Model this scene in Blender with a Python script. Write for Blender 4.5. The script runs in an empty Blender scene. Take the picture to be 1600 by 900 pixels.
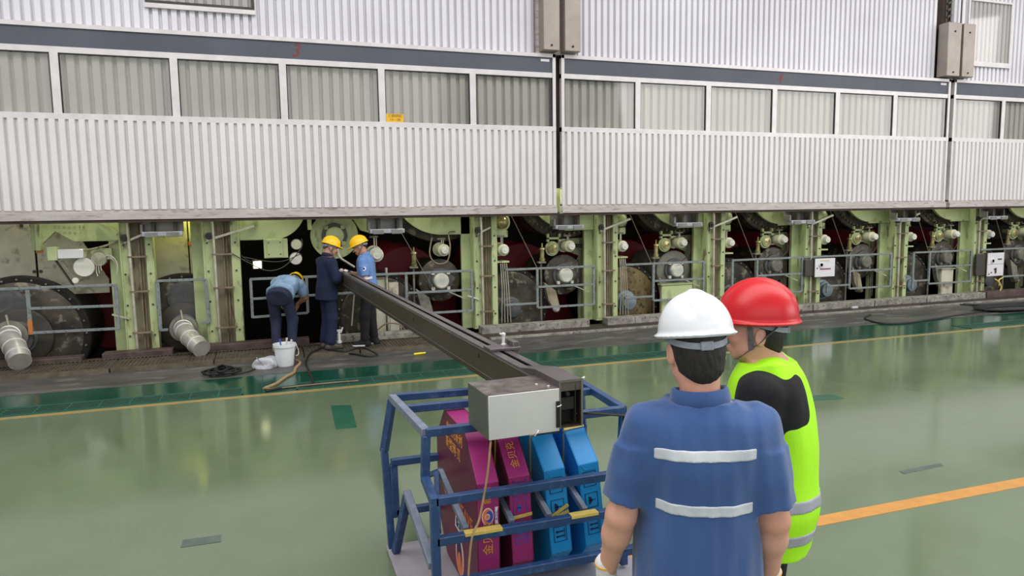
import bpy, math, random
import numpy as np
from mathutils import Vector, Matrix
random.seed(7)
C = bpy.context.scene.collection
scene = bpy.context.scene
# ------------------------------------------------------------------ camera
CAM_H = 2.05; YAW, PIT, ROL, FPX = .331614, .1096696, -.013202, 1110.6
_fw = np.array([math.sin(YAW)*math.cos(PIT), math.cos(YAW)*math.cos(PIT), -math.sin(PIT)])
_r0 = np.array([math.cos(YAW), -math.sin(YAW), 0.]); _u0 = np.cross(_r0, _fw)
_r = _r0*math.cos(ROL)+_u0*math.sin(ROL); _u = -_r0*math.sin(ROL)+_u0*math.cos(ROL)
cd = bpy.data.cameras.new('camera'); cam = bpy.data.objects.new('camera', cd); C.objects.link(cam)
cd.sensor_width = 36; cd.lens = FPX*36/1600; cd.clip_end = 200; cd.clip_start = .05
M = Matrix.Identity(4)
for i in range(3):
    M[i][0] = _r[i]; M[i][1] = _u[i]; M[i][2] = -_fw[i]
M[2][3] = CAM_H
cam.matrix_world = M; scene.camera = cam
def ray(x, y): return (x-800)*_r-(y-450)*_u+FPX*_fw
def at(x, y, Y):           # the point of the plane at depth Y seen at photo pixel x, y
    d = ray(x, y); d = d*(Y/d[1]); return Vector((d[0], d[1], d[2]+CAM_H))
def fl(x, y, z=0.):        # the point of the level z seen at photo pixel x, y
    d = ray(x, y); d = d*((z-CAM_H)/d[2]); return Vector((d[0], d[1], z))
# ------------------------------------------------------------------ light
W = bpy.data.worlds.new('hall_light'); scene.world = W; W.use_nodes = True
W.node_tree.nodes['Background'].inputs[0].default_value = (.98, .98, 1.0, 1)
W.node_tree.nodes['Background'].inputs[1].default_value = .60
def area(name, loc, size, power, col, rot=(0, 0, 0)):
    l = bpy.data.lights.new(name, 'AREA'); l.shape = 'RECTANGLE'; l.size, l.size_y = size
    l.energy = power; l.color = col; o = bpy.data.objects.new(name, l); C.objects.link(o)
    o.location = loc; o.rotation_euler = rot; return o
area('skylight', (6, 1.5, 11), (34, 7), 2500, (1, .985, .96))
area('hall_windows', (26, -9, 7), (18, 7), 1500, (1, .98, .96), (math.radians(70), 0, math.radians(48)))
area('rear_fill_light', (-2, -10, 6), (20, 6), 420, (1, .99, .97), (math.radians(72), 0, math.radians(-6)))  # unseen fill light added behind the camera to brighten the box, cartons and backs
vs = scene.view_settings
vs.view_transform = 'Standard'; vs.look = 'None'; vs.gamma = 1; vs.exposure = .0; vs.use_curve_mapping = False
# ------------------------------------------------------------------ materials
def lin(c):
    return tuple(((v/255)/12.92 if v/255 <= .04045 else ((v/255+.055)/1.055)**2.4) for v in c)+(1,)
def mat(name, c1, c2=None, scale=6, rough=.5, metal=0., bump=0., c3=None, thr=(.35, .65), stretch=(1, 1, 1), emit=0, bscale=None, sheen=0, sss=0, rvar=0):
    m = bpy.data.materials.new(name); m.use_nodes = True; nt = m.node_tree; n = nt.nodes; L = nt.links
    b = n['Principled BSDF']; b.inputs['Roughness'].default_value = rough; b.inputs['Metallic'].default_value = metal
    b.inputs['Base Color'].default_value = lin(c1)
    if sheen: b.inputs['Sheen Weight'].default_value = sheen
    if sss:
        b.inputs['Subsurface Weight'].default_value = sss; b.inputs['Subsurface Radius'].default_value = (.02, .008, .005)
        b.inputs['Subsurface Scale'].default_value = .5
    if c2 or bump or rvar:
        tc = n.new('ShaderNodeTexCoord'); mp = n.new('ShaderNodeMapping'); mp.inputs['Scale'].default_value = stretch
        L.new(tc.outputs['Object'], mp.inputs[0])
    if c2 or rvar:
        t = n.new('ShaderNodeTexNoise'); t.inputs['Scale'].default_value = scale; t.inputs['Detail'].default_value = 6
        t.inputs['Roughness'].default_value = .62; L.new(mp.outputs[0], t.inputs['Vector'])
    if c2:
        r = n.new('ShaderNodeValToRGB'); r.color_ramp.elements[0].position, r.color_ramp.elements[1].position = thr
        r.color_ramp.elements[0].color = lin(c1); r.color_ramp.elements[1].color = lin(c2)
        L.new(t.outputs['Fac'], r.inputs[0]); out = r.outputs[0]
        if c3:
            t2 = n.new('ShaderNodeTexNoise'); t2.inputs['Scale'].default_value = scale*2.7; t2.inputs['Detail'].default_value = 8
            L.new(mp.outputs[0], t2.inputs['Vector'])
            r2 = n.new('ShaderNodeValToRGB'); r2.color_ramp.elements[0].position = .56; r2.color_ramp.elements[1].position = .66
            L.new(t2.outputs['Fac'], r2.inputs[0]); mx = n.new('ShaderNodeMix'); mx.data_type = 'RGBA'
            L.new(r2.outputs[0], mx.inputs[0]); L.new(out, mx.inputs[6]); mx.inputs[7].default_value = lin(c3); out = mx.outputs[2]
        L.new(out, b.inputs['Base Color'])
    if rvar:
        mr = n.new('ShaderNodeMapRange'); mr.inputs[3].default_value = max(.02, rough-rvar); mr.inputs[4].default_value = rough+rvar
        mr.inputs[1].default_value = .3; mr.inputs[2].default_value = .7
        L.new(t.outputs['Fac'], mr.inputs[0]); L.new(mr.outputs[0], b.inputs['Roughness'])
    if bump:
        t3 = n.new('ShaderNodeTexNoise'); t3.inputs['Scale'].default_value = bscale or scale*3; t3.inputs['Detail'].default_value = 4
        L.new(mp.outputs[0], t3.inputs['Vector']); bp = n.new('ShaderNodeBump'); bp.inputs['Strength'].default_value = bump
        bp.inputs['Distance'].default_value = .01; L.new(t3.outputs['Fac'], bp.inputs['Height']); L.new(bp.outputs[0], b.inputs['Normal'])
    if emit:
        b.inputs['Emission Color'].default_value = lin(c1); b.inputs['Emission Strength'].default_value = emit
    return m
m = {}
m['floor'] = mat('green_epoxy_floor', (92, 108, 80), (112, 128, 102), .45, .12, bump=.02, bscale=3, rvar=.05, thr=(.3, .75))
m['lane'] = mat('dark_green_paint', (16, 66, 50), (28, 80, 62), 1.2, .16, bump=.03)
m['drain'] = mat('drain_green', (28, 92, 72), (42, 108, 86), 6, .4)
m['void'] = mat('drain_void', (6, 10, 9), rough=.95)
m['patch'] = mat('patch_green', (20, 82, 58), (34, 98, 74), 4, .3)
m['patchgrey'] = mat('patch_grey', (74, 88, 80), (88, 104, 94), 8, .4)
m['orange'] = mat('orange_line_paint', (206, 146, 66), (188, 134, 66), 9, .35)
m['orangefar'] = mat('worn_orange_paint', (176, 142, 84), (150, 136, 88), 5, .3)
m['concrete'] = mat('dark_concrete', (62, 62, 60), (92, 90, 86), 1.4, .45, bump=.15, c3=(116, 114, 110), stretch=(.5, 1.6, 1))
m['kerb'] = mat('kerb_concrete', (112, 108, 100), (160, 156, 146), 6, .8, bump=.3, c3=(84, 80, 74))
m['brown'] = mat('oily_brown_concrete', (42, 34, 30), (66, 56, 50), 3, .5, bump=.2)
m['rustplate'] = mat('rusty_plate', (62, 46, 42), (96, 80, 74), 5, .6, bump=.2)
m['grate'] = mat('galvanised_grating', (92, 84, 70), (122, 114, 98), 7, .5, metal=.5)
m['corr'] = mat('white_corrugated_aluminium', (220, 215, 217), (228, 224, 225), .7, .42, metal=.05)
m['corrup'] = mat('upper_corrugated_aluminium', (214, 211, 218), (226, 224, 230), .5, .42, metal=.05)
m['alu'] = mat('aluminium_frame', (222, 217, 218), (208, 203, 204), 5, .38, metal=.15)
m['beamgrey'] = mat('dirty_door_beam', (196, 190, 188), (172, 164, 160), 3, .45, metal=.1, stretch=(.6, 1, 3), c3=(150, 140, 132))
m['band'] = mat('slate_band', (72, 76, 88), (82, 86, 98), 1.2, .5)
m['curtain'] = mat('inner_corrugated', (188, 190, 188), (200, 201, 198), 1.2, .5)
m['sealdark'] = mat('dark_seal', (40, 30, 26), (66, 44, 34), 5, .7)
m['boxtaupe'] = mat('taupe_metal', (152, 142, 134), (166, 156, 148), 3, .4, metal=.3)
m['black'] = mat('black_rubber', (20, 20, 20), (30, 30, 30), 10, .6)
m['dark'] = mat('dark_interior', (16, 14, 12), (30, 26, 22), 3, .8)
m['green'] = mat('pale_green_enamel', (176, 190, 136), (188, 200, 150), 2.5, .42, bump=.05, c3=(162, 172, 122), stretch=(1, 1, .5))
m['greend'] = mat('dirty_green_enamel', (166, 180, 126), (186, 198, 148), 3.5, .45, bump=.08, c3=(124, 118, 88), stretch=(1, 1, .35))
m['web'] = mat('brown_grey_web', (134, 122, 100), (158, 150, 124), 3, .5, c3=(96, 76, 54), stretch=(2, 2, .3))
m['pipe'] = mat('white_steel_pipe', (206, 204, 186), (176, 170, 150), 6, .3, metal=.5)
m['rust'] = mat('brown_pipe', (112, 96, 76), (136, 122, 100), 8, .5)
m['rail'] = mat('grey_rail_paint', (116, 124, 124), (134, 142, 142), 9, .45, c3=(90, 92, 88))
m['head'] = mat('greasy_cast_iron', (40, 37, 33), (84, 78, 66), 3.2, .5, metal=.3, bump=.4, c3=(128, 120, 104))
m['headgold'] = mat('worn_brown_iron', (88, 74, 46), (140, 122, 80), 5, .5, metal=.2, bump=.3, c3=(60, 46, 34))
m['hub'] = mat('dark_hub', (72, 73, 74), (92, 93, 94), 6, .5)
m['hubblue'] = mat('blue_grey_hub', (112, 128, 138), (128, 144, 152), 6, .4)
m['cast'] = mat('grey_cast', (104, 102, 92), (134, 132, 118), 5, .5, bump=.2)
m['maroon'] = mat('maroon_roll', (118, 20, 36), (134, 26, 42), 2, .5)
m['cream'] = mat('cream_enamel', (226, 226, 196), (206, 204, 170), 6, .35)
m['whitep'] = mat('white_cap', (226, 226, 214), (206, 206, 192), 8, .35)
m['gold'] = mat('brass_glass', (186, 174, 120), (120, 112, 78), 6, .2, metal=.6)
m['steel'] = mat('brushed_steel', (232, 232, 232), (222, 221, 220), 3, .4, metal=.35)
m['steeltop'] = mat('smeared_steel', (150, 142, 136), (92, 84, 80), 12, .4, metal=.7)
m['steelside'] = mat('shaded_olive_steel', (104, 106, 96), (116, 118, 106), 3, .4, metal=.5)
m['duct'] = mat('galvanised_duct', (206, 204, 198), (184, 180, 172), 7, .38, metal=.5)
m['beam'] = mat('oily_beam_steel', (66, 57, 45), (78, 68, 54), 2.5, .34, metal=.12, rvar=.06)
m['beamtop'] = mat('beam_top_steel', (118, 110, 112), (96, 88, 90), 7, .34, metal=.6)
m['plate'] = mat('stained_plate', (178, 176, 154), (204, 200, 180), 2.5, .5, metal=.1, c3=(150, 144, 122))
m['tag'] = mat('orange_rust', (186, 116, 56), None, rough=.6)
m['alulight'] = mat('grey_fixture', (116, 114, 112), (136, 134, 130), 6, .4, metal=.4)
m['fixlens'] = mat('fixture_lens', (172, 176, 182), (150, 154, 160), 9, .25, metal=.2)
m['cart'] = mat('blue_cart_paint', (32, 58, 100), (44, 74, 118), 7, .4, bump=.05, c3=(58, 84, 124))
m['cartplate'] = mat('grey_cart_plate', (142, 138, 144), (156, 152, 158), 5, .5)
m['cartgrey'] = mat('scuffed_cart_rail', (98, 108, 128), (124, 132, 148), 12, .45)
m['purple'] = mat('magenta_carton', (158, 44, 116), (146, 38, 104), 4, .42)
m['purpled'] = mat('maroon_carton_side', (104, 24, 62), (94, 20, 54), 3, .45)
m['blue'] = mat('blue_carton', (16, 134, 204), (24, 142, 212), 3, .42)
m['bluep'] = mat('blue_print', (60, 80, 180), None, rough=.5)
m['navyp'] = mat('navy_print', (14, 32, 78), None, rough=.5)
m['goldp'] = mat('gold_print', (222, 150, 66), None, rough=.45)
m['orangep'] = mat('orange_print', (232, 126, 70), None, rough=.45)
m['whitepr'] = mat('white_print', (226, 222, 226), None, rough=.45)
m['redp'] = mat('red_print', (130, 40, 40), None, rough=.5)
m['strap'] = mat('yellow_strapping', (222, 196, 104), (202, 174, 86), 30, .4)
m['rope'] = mat('jute_tape', (176, 148, 108), (150, 122, 84), 22, .8, bump=.2)
m['skin'] = mat('skin', (208, 152, 128), (222, 168, 148), 7, .48, sss=.08, bump=.05, bscale=90)
m['skin2'] = mat('skin_darker', (188, 134, 106), (198, 144, 116), 7, .5)
m['hair'] = mat('black_hair', (24, 20, 19), (40, 34, 31), 60, .6, bump=.5, bscale=120, stretch=(1, 1, .3))
m['hairg'] = mat('greying_hair', (96, 92, 88), (60, 56, 54), 50, .7)
m['polo'] = mat('blue_polo_cloth', (46, 78, 130), (54, 88, 142), 5, .9, bump=.75, bscale=11, sheen=.3, stretch=(1, 1, .35))
m['reflect'] = mat('reflective_strip', (214, 218, 224), (190, 194, 202), 9, .4)
m['reflectg'] = mat('grey_reflective', (150, 152, 164), (166, 168, 178), 9, .4)
m['vest'] = mat('fluorescent_vest', (176, 250, 20), (170, 244, 24), 6, .7, bump=.6, bscale=11, stretch=(1, 1, .4))
m['blackcloth'] = mat('black_cloth', (14, 15, 20), (22, 23, 28), 6, .9, bump=.1, bscale=200)
m['navy'] = mat('navy_work_cloth', (14, 24, 52), (20, 32, 64), 5, .85, bump=.2)
m['trouser'] = mat('faded_navy_cloth', (30, 34, 56), (40, 46, 70), 5, .9, bump=.2)
m['lblue'] = mat('sky_blue_cloth', (92, 130, 186), (108, 146, 200), 5, .85, bump=.2)
m['sweat'] = mat('sweaty_blue_cloth', (150, 178, 204), (108, 138, 170), 9, .85, bump=.2)
m['whelmet'] = mat('white_helmet', (232, 234, 240), None, rough=.22)
m['rhelmet'] = mat('red_helmet', (198, 6, 20), None, rough=.32)
m['yhelmet'] = mat('yellow_helmet', (246, 196, 12), None, rough=.3)
m['band2'] = mat('grey_headband', (158, 164, 176), (140, 146, 158), 30, .55)
m['tape'] = mat('grey_webbing', (112, 110, 108), (90, 88, 86), 60, .7)
m['glove'] = mat('white_knit', (232, 230, 228), (214, 212, 210), 30, .9, bump=.4, bscale=200)
m['cuff'] = mat('orange_cuff', (240, 170, 60), None, rough=.8)
m['plastic'] = mat('white_plastic', (232, 236, 238), (222, 226, 228), 8, .3)
m['bag'] = mat('crumpled_film', (196, 198, 204), (168, 170, 178), 12, .3)
m['yellow'] = mat('yellow_plastic', (240, 214, 30), None, rough=.4)
m['signy'] = mat('yellow_sign', (240, 186, 44), (232, 178, 40), 8, .4)
m['ochre'] = mat('sign_print', (150, 104, 20), None, rough=.5)
m['ctl'] = mat('white_control_panel', (226, 224, 228), (216, 214, 218), 6, .4)
m['ctlside'] = mat('dark_box_side', (52, 48, 42), (64, 60, 52), 5, .5)
def glass_mat():
    g = bpy.data.materials.new('tinted_window_glass'); g.use_nodes = True; n = g.node_tree.nodes; L = g.node_tree.links
    n.remove(n['Principled BSDF']); o = n['Material Output']
    t = n.new('ShaderNodeBsdfTransparent'); t.inputs[0].default_value = (.90, .89, .87, 1)
    s = n.new('ShaderNodeBsdfGlossy'); s.inputs['Roughness'].default_value = .05; s.inputs['Color'].default_value = (.9, .9, .9, 1)
    w = n.new('ShaderNodeLayerWeight'); pw = n.new('ShaderNodeMath'); pw.operation = 'POWER'; pw.inputs[1].default_value = 4; L.new(w.outputs['Facing'], pw.inputs[0])
    f = n.new('ShaderNodeMath'); f.operation = 'MULTIPLY_ADD'; f.inputs[1].default_value = .7; f.inputs[2].default_value = .05; L.new(pw.outputs[0], f.inputs[0]); x = n.new('ShaderNodeMixShader')
    L.new(f.outputs[0], x.inputs[0]); L.new(t.outputs[0], x.inputs[1]); L.new(s.outputs[0], x.inputs[2]); L.new(x.outputs[0], o.inputs[0]); return g
m['glass'] = glass_mat()
m['lamp'] = mat('lit_lamp_glass', (255, 250, 190), emit=4)
# ------------------------------------------------------------------ mesh helpers
def V3(p): return Vector(p)
class MB:
    def __init__(s): s.v = []; s.f = []; s.c = []
    def each(s, *a, **k):                # every added shape becomes a part of its own
        r = []
        for vs, fs in s.c: q = MB(); q.add(vs, fs); r.append(q.build(*a, **k))
        return r
    def add(s, vs, fs):
        vs = list(vs); s.c.append((vs, fs)); o = len(s.v); s.v += [tuple(p) for p in vs]; s.f += [tuple(i+o for i in f) for f in fs]; return s
    def box(s, x0, x1, y0, y1, z0, z1):
        return s.add([(x0, y0, z0), (x1, y0, z0), (x1, y1, z0), (x0, y1, z0), (x0, y0, z1), (x1, y0, z1), (x1, y1, z1), (x0, y1, z1)],
                     [(0, 3, 2, 1), (4, 5, 6, 7), (0, 1, 5, 4), (1, 2, 6, 5), (2, 3, 7, 6), (3, 0, 4, 7)])
    def bar(s, p, q, w=.04, h=None, up=(0, 0, 1)):
        p, q = V3(p), V3(q); h = h or w; d = (q-p).normalized(); u = V3(up)
        if abs(d.dot(u)) > .98: u = Vector((0, 1, 0))
        a = d.cross(u).normalized(); b = a.cross(d).normalized(); vs = []
        for c in (p, q):
            for i, j in ((-1, -1), (1, -1), (1, 1), (-1, 1)): vs.append(c+a*(i*w/2)+b*(j*h/2))
        return s.add(vs, [(0, 1, 2, 3), (7, 6, 5, 4), (0, 4, 5, 1), (1, 5, 6, 2), (2, 6, 7, 3), (3, 7, 4, 0)])
    def rev(s, p, q, prof, seg=24):       # revolve (t along p->q in metres, radius)
        p, q = V3(p), V3(q); d = (q-p).normalized(); u = Vector((0, 0, 1)) if abs(d.z) < .9 else Vector((1, 0, 0))
        a = d.cross(u).normalized(); b = a.cross(d).normalized(); vs = []; fs = []
        for t, r in prof:
            for k in range(seg):
                an = 2*math.pi*k/seg; vs.append(p+d*t+a*(r*math.cos(an))+b*(r*math.sin(an)))
        for i in range(len(prof)-1):
            for k in range(seg):
                k2 = (k+1) % seg; fs.append((i*seg+k, i*seg+k2, (i+1)*seg+k2, (i+1)*seg+k))
        fs.append(tuple(range(seg))[::-1]); n = (len(prof)-1)*seg; fs.append(tuple(range(n, n+seg)))
        return s.add(vs, fs)
    def cyl(s, p, q, r, r2=None, seg=20):
        L_ = (V3(q)-V3(p)).length; return s.rev(p, q, [(0, r), (L_, r2 if r2 is not None else r)], seg)
    def tube(s, pts, r, seg=8, flat=None, closed=False, rr=None):
        pts = [V3(p) for p in pts]; n = len(pts); vs = []; fs = []; pa = None
        for i, p in enumerate(pts):
            if closed: d = (pts[(i+1) % n]-pts[i-1])
            else: d = pts[min(i+1, n-1)]-pts[max(i-1, 0)]
            d = d.normalized()
            if pa is None:
                u = Vector((0, 0, 1)) if abs(d.z) < .9 else Vector((1, 0, 0)); a = d.cross(u).normalized()
            else: a = (pa-d*pa.dot(d)).normalized()
            pa = a; b = d.cross(a).normalized(); r_ = rr[i] if rr else r
            for k in range(seg):
                an = 2*math.pi*k/seg; vs.append(p+a*(r_*math.cos(an))+b*((flat or 1)*r_*math.sin(an)))
        m_ = n if closed else n-1
        for i in range(m_):
            j = (i+1) % n
            for k in range(seg):
                k2 = (k+1) % seg; fs.append((i*seg+k, i*seg+k2, j*seg+k2, j*seg+k))
        if not closed: fs.append(tuple(range(seg))[::-1]); fs.append(tuple(range((n-1)*seg, n*seg)))
        return s.add(vs, fs)
    def prism(s, poly, ax, a, b):         # polygon in the two other axes, extruded along ax from a to b
        n = len(poly)
        def P(p, t): return {'x': (t, p[0], p[1]), 'y': (p[0], t, p[1]), 'z': (p[0], p[1], t)}[ax]
        vs = [P(p, a) for p in poly]+[P(p, b) for p in poly]
        fs = [tuple(range(n)), tuple(range(n, 2*n))[::-1]]+[(i, i+n, (i+1) % n+n, (i+1) % n) for i in range(n)]
        return s.add(vs, fs)
    def build(s, name, mt, parent=None, smooth=True, ang=35, bevel=0):
        me = bpy.data.meshes.new(name); me.from_pydata(s.v, [], s.f); me.update()
        import bmesh
        bm = bmesh.new(); bm.from_mesh(me); bmesh.ops.recalc_face_normals(bm, faces=bm.faces); bm.to_mesh(me); bm.free()
        me.materials.append(mt)
        if smooth:
            me.polygons.foreach_set('use_smooth', [True]*len(me.polygons)); me.set_sharp_from_angle(angle=math.radians(ang))
        o = bpy.data.objects.new(name, me); C.objects.link(o)
        if parent:
            o.parent = parent; o.matrix_parent_inverse = parent.matrix_basis.inverted()
        if bevel:
            b = o.modifiers.new('bevel', 'BEVEL'); b.width = bevel; b.segments = 2; b.limit_method = 'ANGLE'
        return o
def thing(name, label, cat, loc=(0, 0, 0), rz=0, group=None):
    o = bpy.data.objects.new(name, None); C.objects.link(o); o.empty_display_size = .1
    o.location = loc; o.rotation_euler = (0, 0, rz); o['label'] = label; o['category'] = cat
    o.matrix_basis = Matrix.Translation(V3(loc)) @ Matrix.Rotation(rz, 4, 'Z')
    if group: o['group'] = group
    return o
def tag(o, label, cat, group=None, kind=None):
    o['label'] = label; o['category'] = cat
    if group: o['group'] = group
    if kind: o['kind'] = kind
    return o
def struct(o): o['kind'] = 'structure'; return o
def spline(pts, n=8):                     # Catmull-Rom through pts
    P = [V3(p) for p in pts]; P = [P[0]*2-P[1]]+P+[P[-1]*2-P[-2]]; out = []
    for i in range(1, len(P)-2):
        for k in range(n):
            t = k/n; a, b, c, d = P[i-1:i+3]
            out.append(.5*((2*b)+(c-a)*t+(2*a-5*b+4*c-d)*t*t+(3*b-a-3*c+d)*t**3))
    out.append(P[-2]); return out
FONT = None
def text(name, body, size, mt, mtx, parent, shear=0, ext=.0008, sx=1):
    cu = bpy.data.curves.new(name, 'FONT'); cu.body = body; cu.size = size; cu.extrude = ext; cu.shear = shear
    cu.align_x = 'CENTER'; cu.align_y = 'CENTER'; cu.resolution_u = 3
    t = bpy.data.objects.new(name, cu); C.objects.link(t); bpy.context.view_layer.update()
    me = bpy.data.meshes.new_from_object(t.evaluated_get(bpy.context.evaluated_depsgraph_get()))
    bpy.data.objects.remove(t); me.materials.clear(); me.materials.append(mt)
    me.transform(mtx @ Matrix.Diagonal((sx, 1, 1, 1)))
    o = bpy.data.objects.new(name, me); C.objects.link(o)
    if parent: o.parent = parent; o.matrix_parent_inverse = parent.matrix_basis.inverted()
    return o
def frame(o, x, y):                       # matrix from an origin and two axis directions
    x = V3(x).normalized(); z = x.cross(V3(y)).normalized(); y = z.cross(x)
    mm = Matrix.Identity(4)
    for i in range(3): mm[i][0] = x[i]; mm[i][1] = y[i]; mm[i][2] = z[i]; mm[i][3] = o[i]
    return mm
FRONT = lambda p: frame(p, (1, 0, 0), (0, 0, 1))      # text facing the camera side (-Y)
# ------------------------------------------------------------------ setting: floor
PIT_Y = 11.32
struct(MB().box(-14, 34, -6, PIT_Y, -.2, 0).build('floor', m['floor'], smooth=False))
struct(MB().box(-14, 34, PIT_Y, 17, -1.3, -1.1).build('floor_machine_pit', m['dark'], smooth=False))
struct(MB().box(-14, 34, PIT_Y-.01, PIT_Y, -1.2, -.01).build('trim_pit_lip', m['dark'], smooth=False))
# dark concrete strip, painted lane and lines (thin coats on the slab)
struct(MB().box(-14, 34, 9.42, PIT_Y, 0, .004).build('trim_concrete_strip', m['concrete'], smooth=False))
struct(MB().box(-14, 34, 8.45, 9.42, 0, .002).build('trim_green_lane', m['lane'], smooth=False))
struct(MB().box(-14, 34, 8.33, 8.41, 0, .003).build('trim_orange_line_far', m['orangefar'], smooth=False))
struct(MB().box(-4, 34, 3.50, 3.62, 0, .003).build('trim_orange_line_near', m['orange'], smooth=False))
for n_, poly, mt in (('dark_green_patch', [(517, 634), (548, 633), (558, 668), (525, 671)], 'patch'),
                     ('grey_green_patch', [(286, 844), (346, 836), (345, 847), (282, 856)], 'patchgrey'),
                     ('small_patch', [(1262, 619), (1300, 616), (1320, 623), (1262, 627)], 'patch'),
                     ('scuff_patch', [(1405, 736), (1470, 724), (1474, 728), (1412, 741)], 'patchgrey')):
    P = [fl(x, y) for x, y in poly]
    struct(MB().prism([(p.x, p.y) for p in P][::-1], 'z', 0, .0025).build('trim_'+n_, m[mt], smooth=False))
# slotted drains in the green lane
for k, (a, b, lab) in enumerate((((-6, -.33, 'left of the coiled black hose')), (.25, 5.6, 'green slotted drain passing under the long beam'), (10.4, 14, 'right'))):
    if k == 2: a, b = 10.9, 22
    g = thing('floor_drain', ['green slotted floor drain along the lane, left of the hose and bucket', 'green slotted floor drain along the lane, passing behind the long beam', 'green slotted floor drain along the lane at the far right'][k], 'drain', ((a+b)/2, 8.64, 0))
    q = MB().box(a, b, 8.47, 8.49, 0, .007).box(a, b, 8.79, 8.81, 0, .007); q.box(a, a+.02, 8.47, 8.81, 0, .007).box(b-.02, b, 8.47, 8.81, 0, .007); q.build('rim', m['drain'], g, smooth=False)
    MB().box(a, b, 8.49, 8.79, .001, .004).build('channel', m['void'], g, smooth=False)
    q = MB()
    for y in (8.53, 8.60, 8.67, 8.74): q.box(a, b, y, y+.022, .004, .0065)
    x = a
    while x < b: q.box(x, x+.010, 8.49, 8.79, .004, .006); x += .30
    q.build('slotted_cover', m['drain'], g, smooth=False)
# gratings on the walkway edge
def grating(x0, x1, label, y0=10.36, y1=11.0):
    g = thing('steel_grating', label, 'grating', ((x0+x1)/2, (y0+y1)/2, 0), group='walkway gratings')
    for ya, yb in ((y0-.05, y0), (y1, y1+.03)): MB().box(x0, x1, ya, yb, 0, .062).build('edge_bar', m['grate'], g, smooth=False)
    MB().box(x0, x1, y0, y1, .004, .02).build('dark_tray', m['black'], g, smooth=False)
    q = MB(); x = x0
    while x < x1-.01: q.box(x, x+.012, y0, y1, .03, .06); x += .05
    y = y0+.04
    while y < y1: q.box(x0, x1, y, y+.010, .035, .058); y += .075
    q.build('mesh_bars', m['grate'], g, smooth=False)
grating(-6.0, -2.02, 'open steel grating at the left edge beside the ribbed duct')
grating(-2.0, -.76, 'open steel grating in front of the first double green column')
grating(-.74, .42, 'open steel grating behind the white bucket, under the bending worker')
grating(.44, 1.2, 'open steel grating under the worker in the navy suit')
grating(1.22, 2.75, 'open steel grating under the worker in black trousers')
# brown oily strip further right, thin white edging, kerbs
struct(MB().box(2.8, 34, 10.72, PIT_Y, .004, .012).build('trim_oily_strip', m['brown'], smooth=False))
struct(MB().box(3.3, 34, 10.62, 10.72, .004, .03).build('trim_edging', m['kerb'], smooth=False))
struct(MB().box(-14, 2.75, 11.04, PIT_Y, .004, .03).build('trim_oily_strip_left', m['rustplate'], smooth=False))
kn = 0
for x0, x1, lab, mt, h_ in ((-2.25, -1.35, 'rusty steel kerb plate under the first pair of green columns', 'rustplate', .12), (-3.9, -2.5, 'rusty low plate under the large left drum', 'rustplate', .1),
        (-.95, .55, 'brown steel plate under the second pair of green columns', 'rustplate', .14), (.95, 2.75, 'chipped kerb stone behind the worker in black trousers', 'kerb', .14),
        (3.3, 5.25, 'pale kerb stone right of the long beam', 'kerb', .13), (5.6, 8.0, 'pale kerb stone left of the white hard hat', 'kerb', .13),
        (8.1, 10.05, 'pale kerb stone hidden partly by the two hard hats', 'kerb', .13), (10.08, 11.6, 'pale kerb stone just right of the red hard hat', 'kerb', .13),
        (11.63, 13.0, 'pale kerb stone below the narrow pipe column', 'kerb', .13), (13.03, 14.7, 'pale kerb stone left of the large white control panel', 'kerb', .13),
        (14.75, 19, 'brown steel kerb at the far right', 'rustplate', .14)):
    tag(MB().box(x0, x1, 11.12, 11.34, 0.004, h_).build('kerb', m[mt], bevel=.008), lab, 'kerb', 'kerbs at the machine foot')
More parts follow.
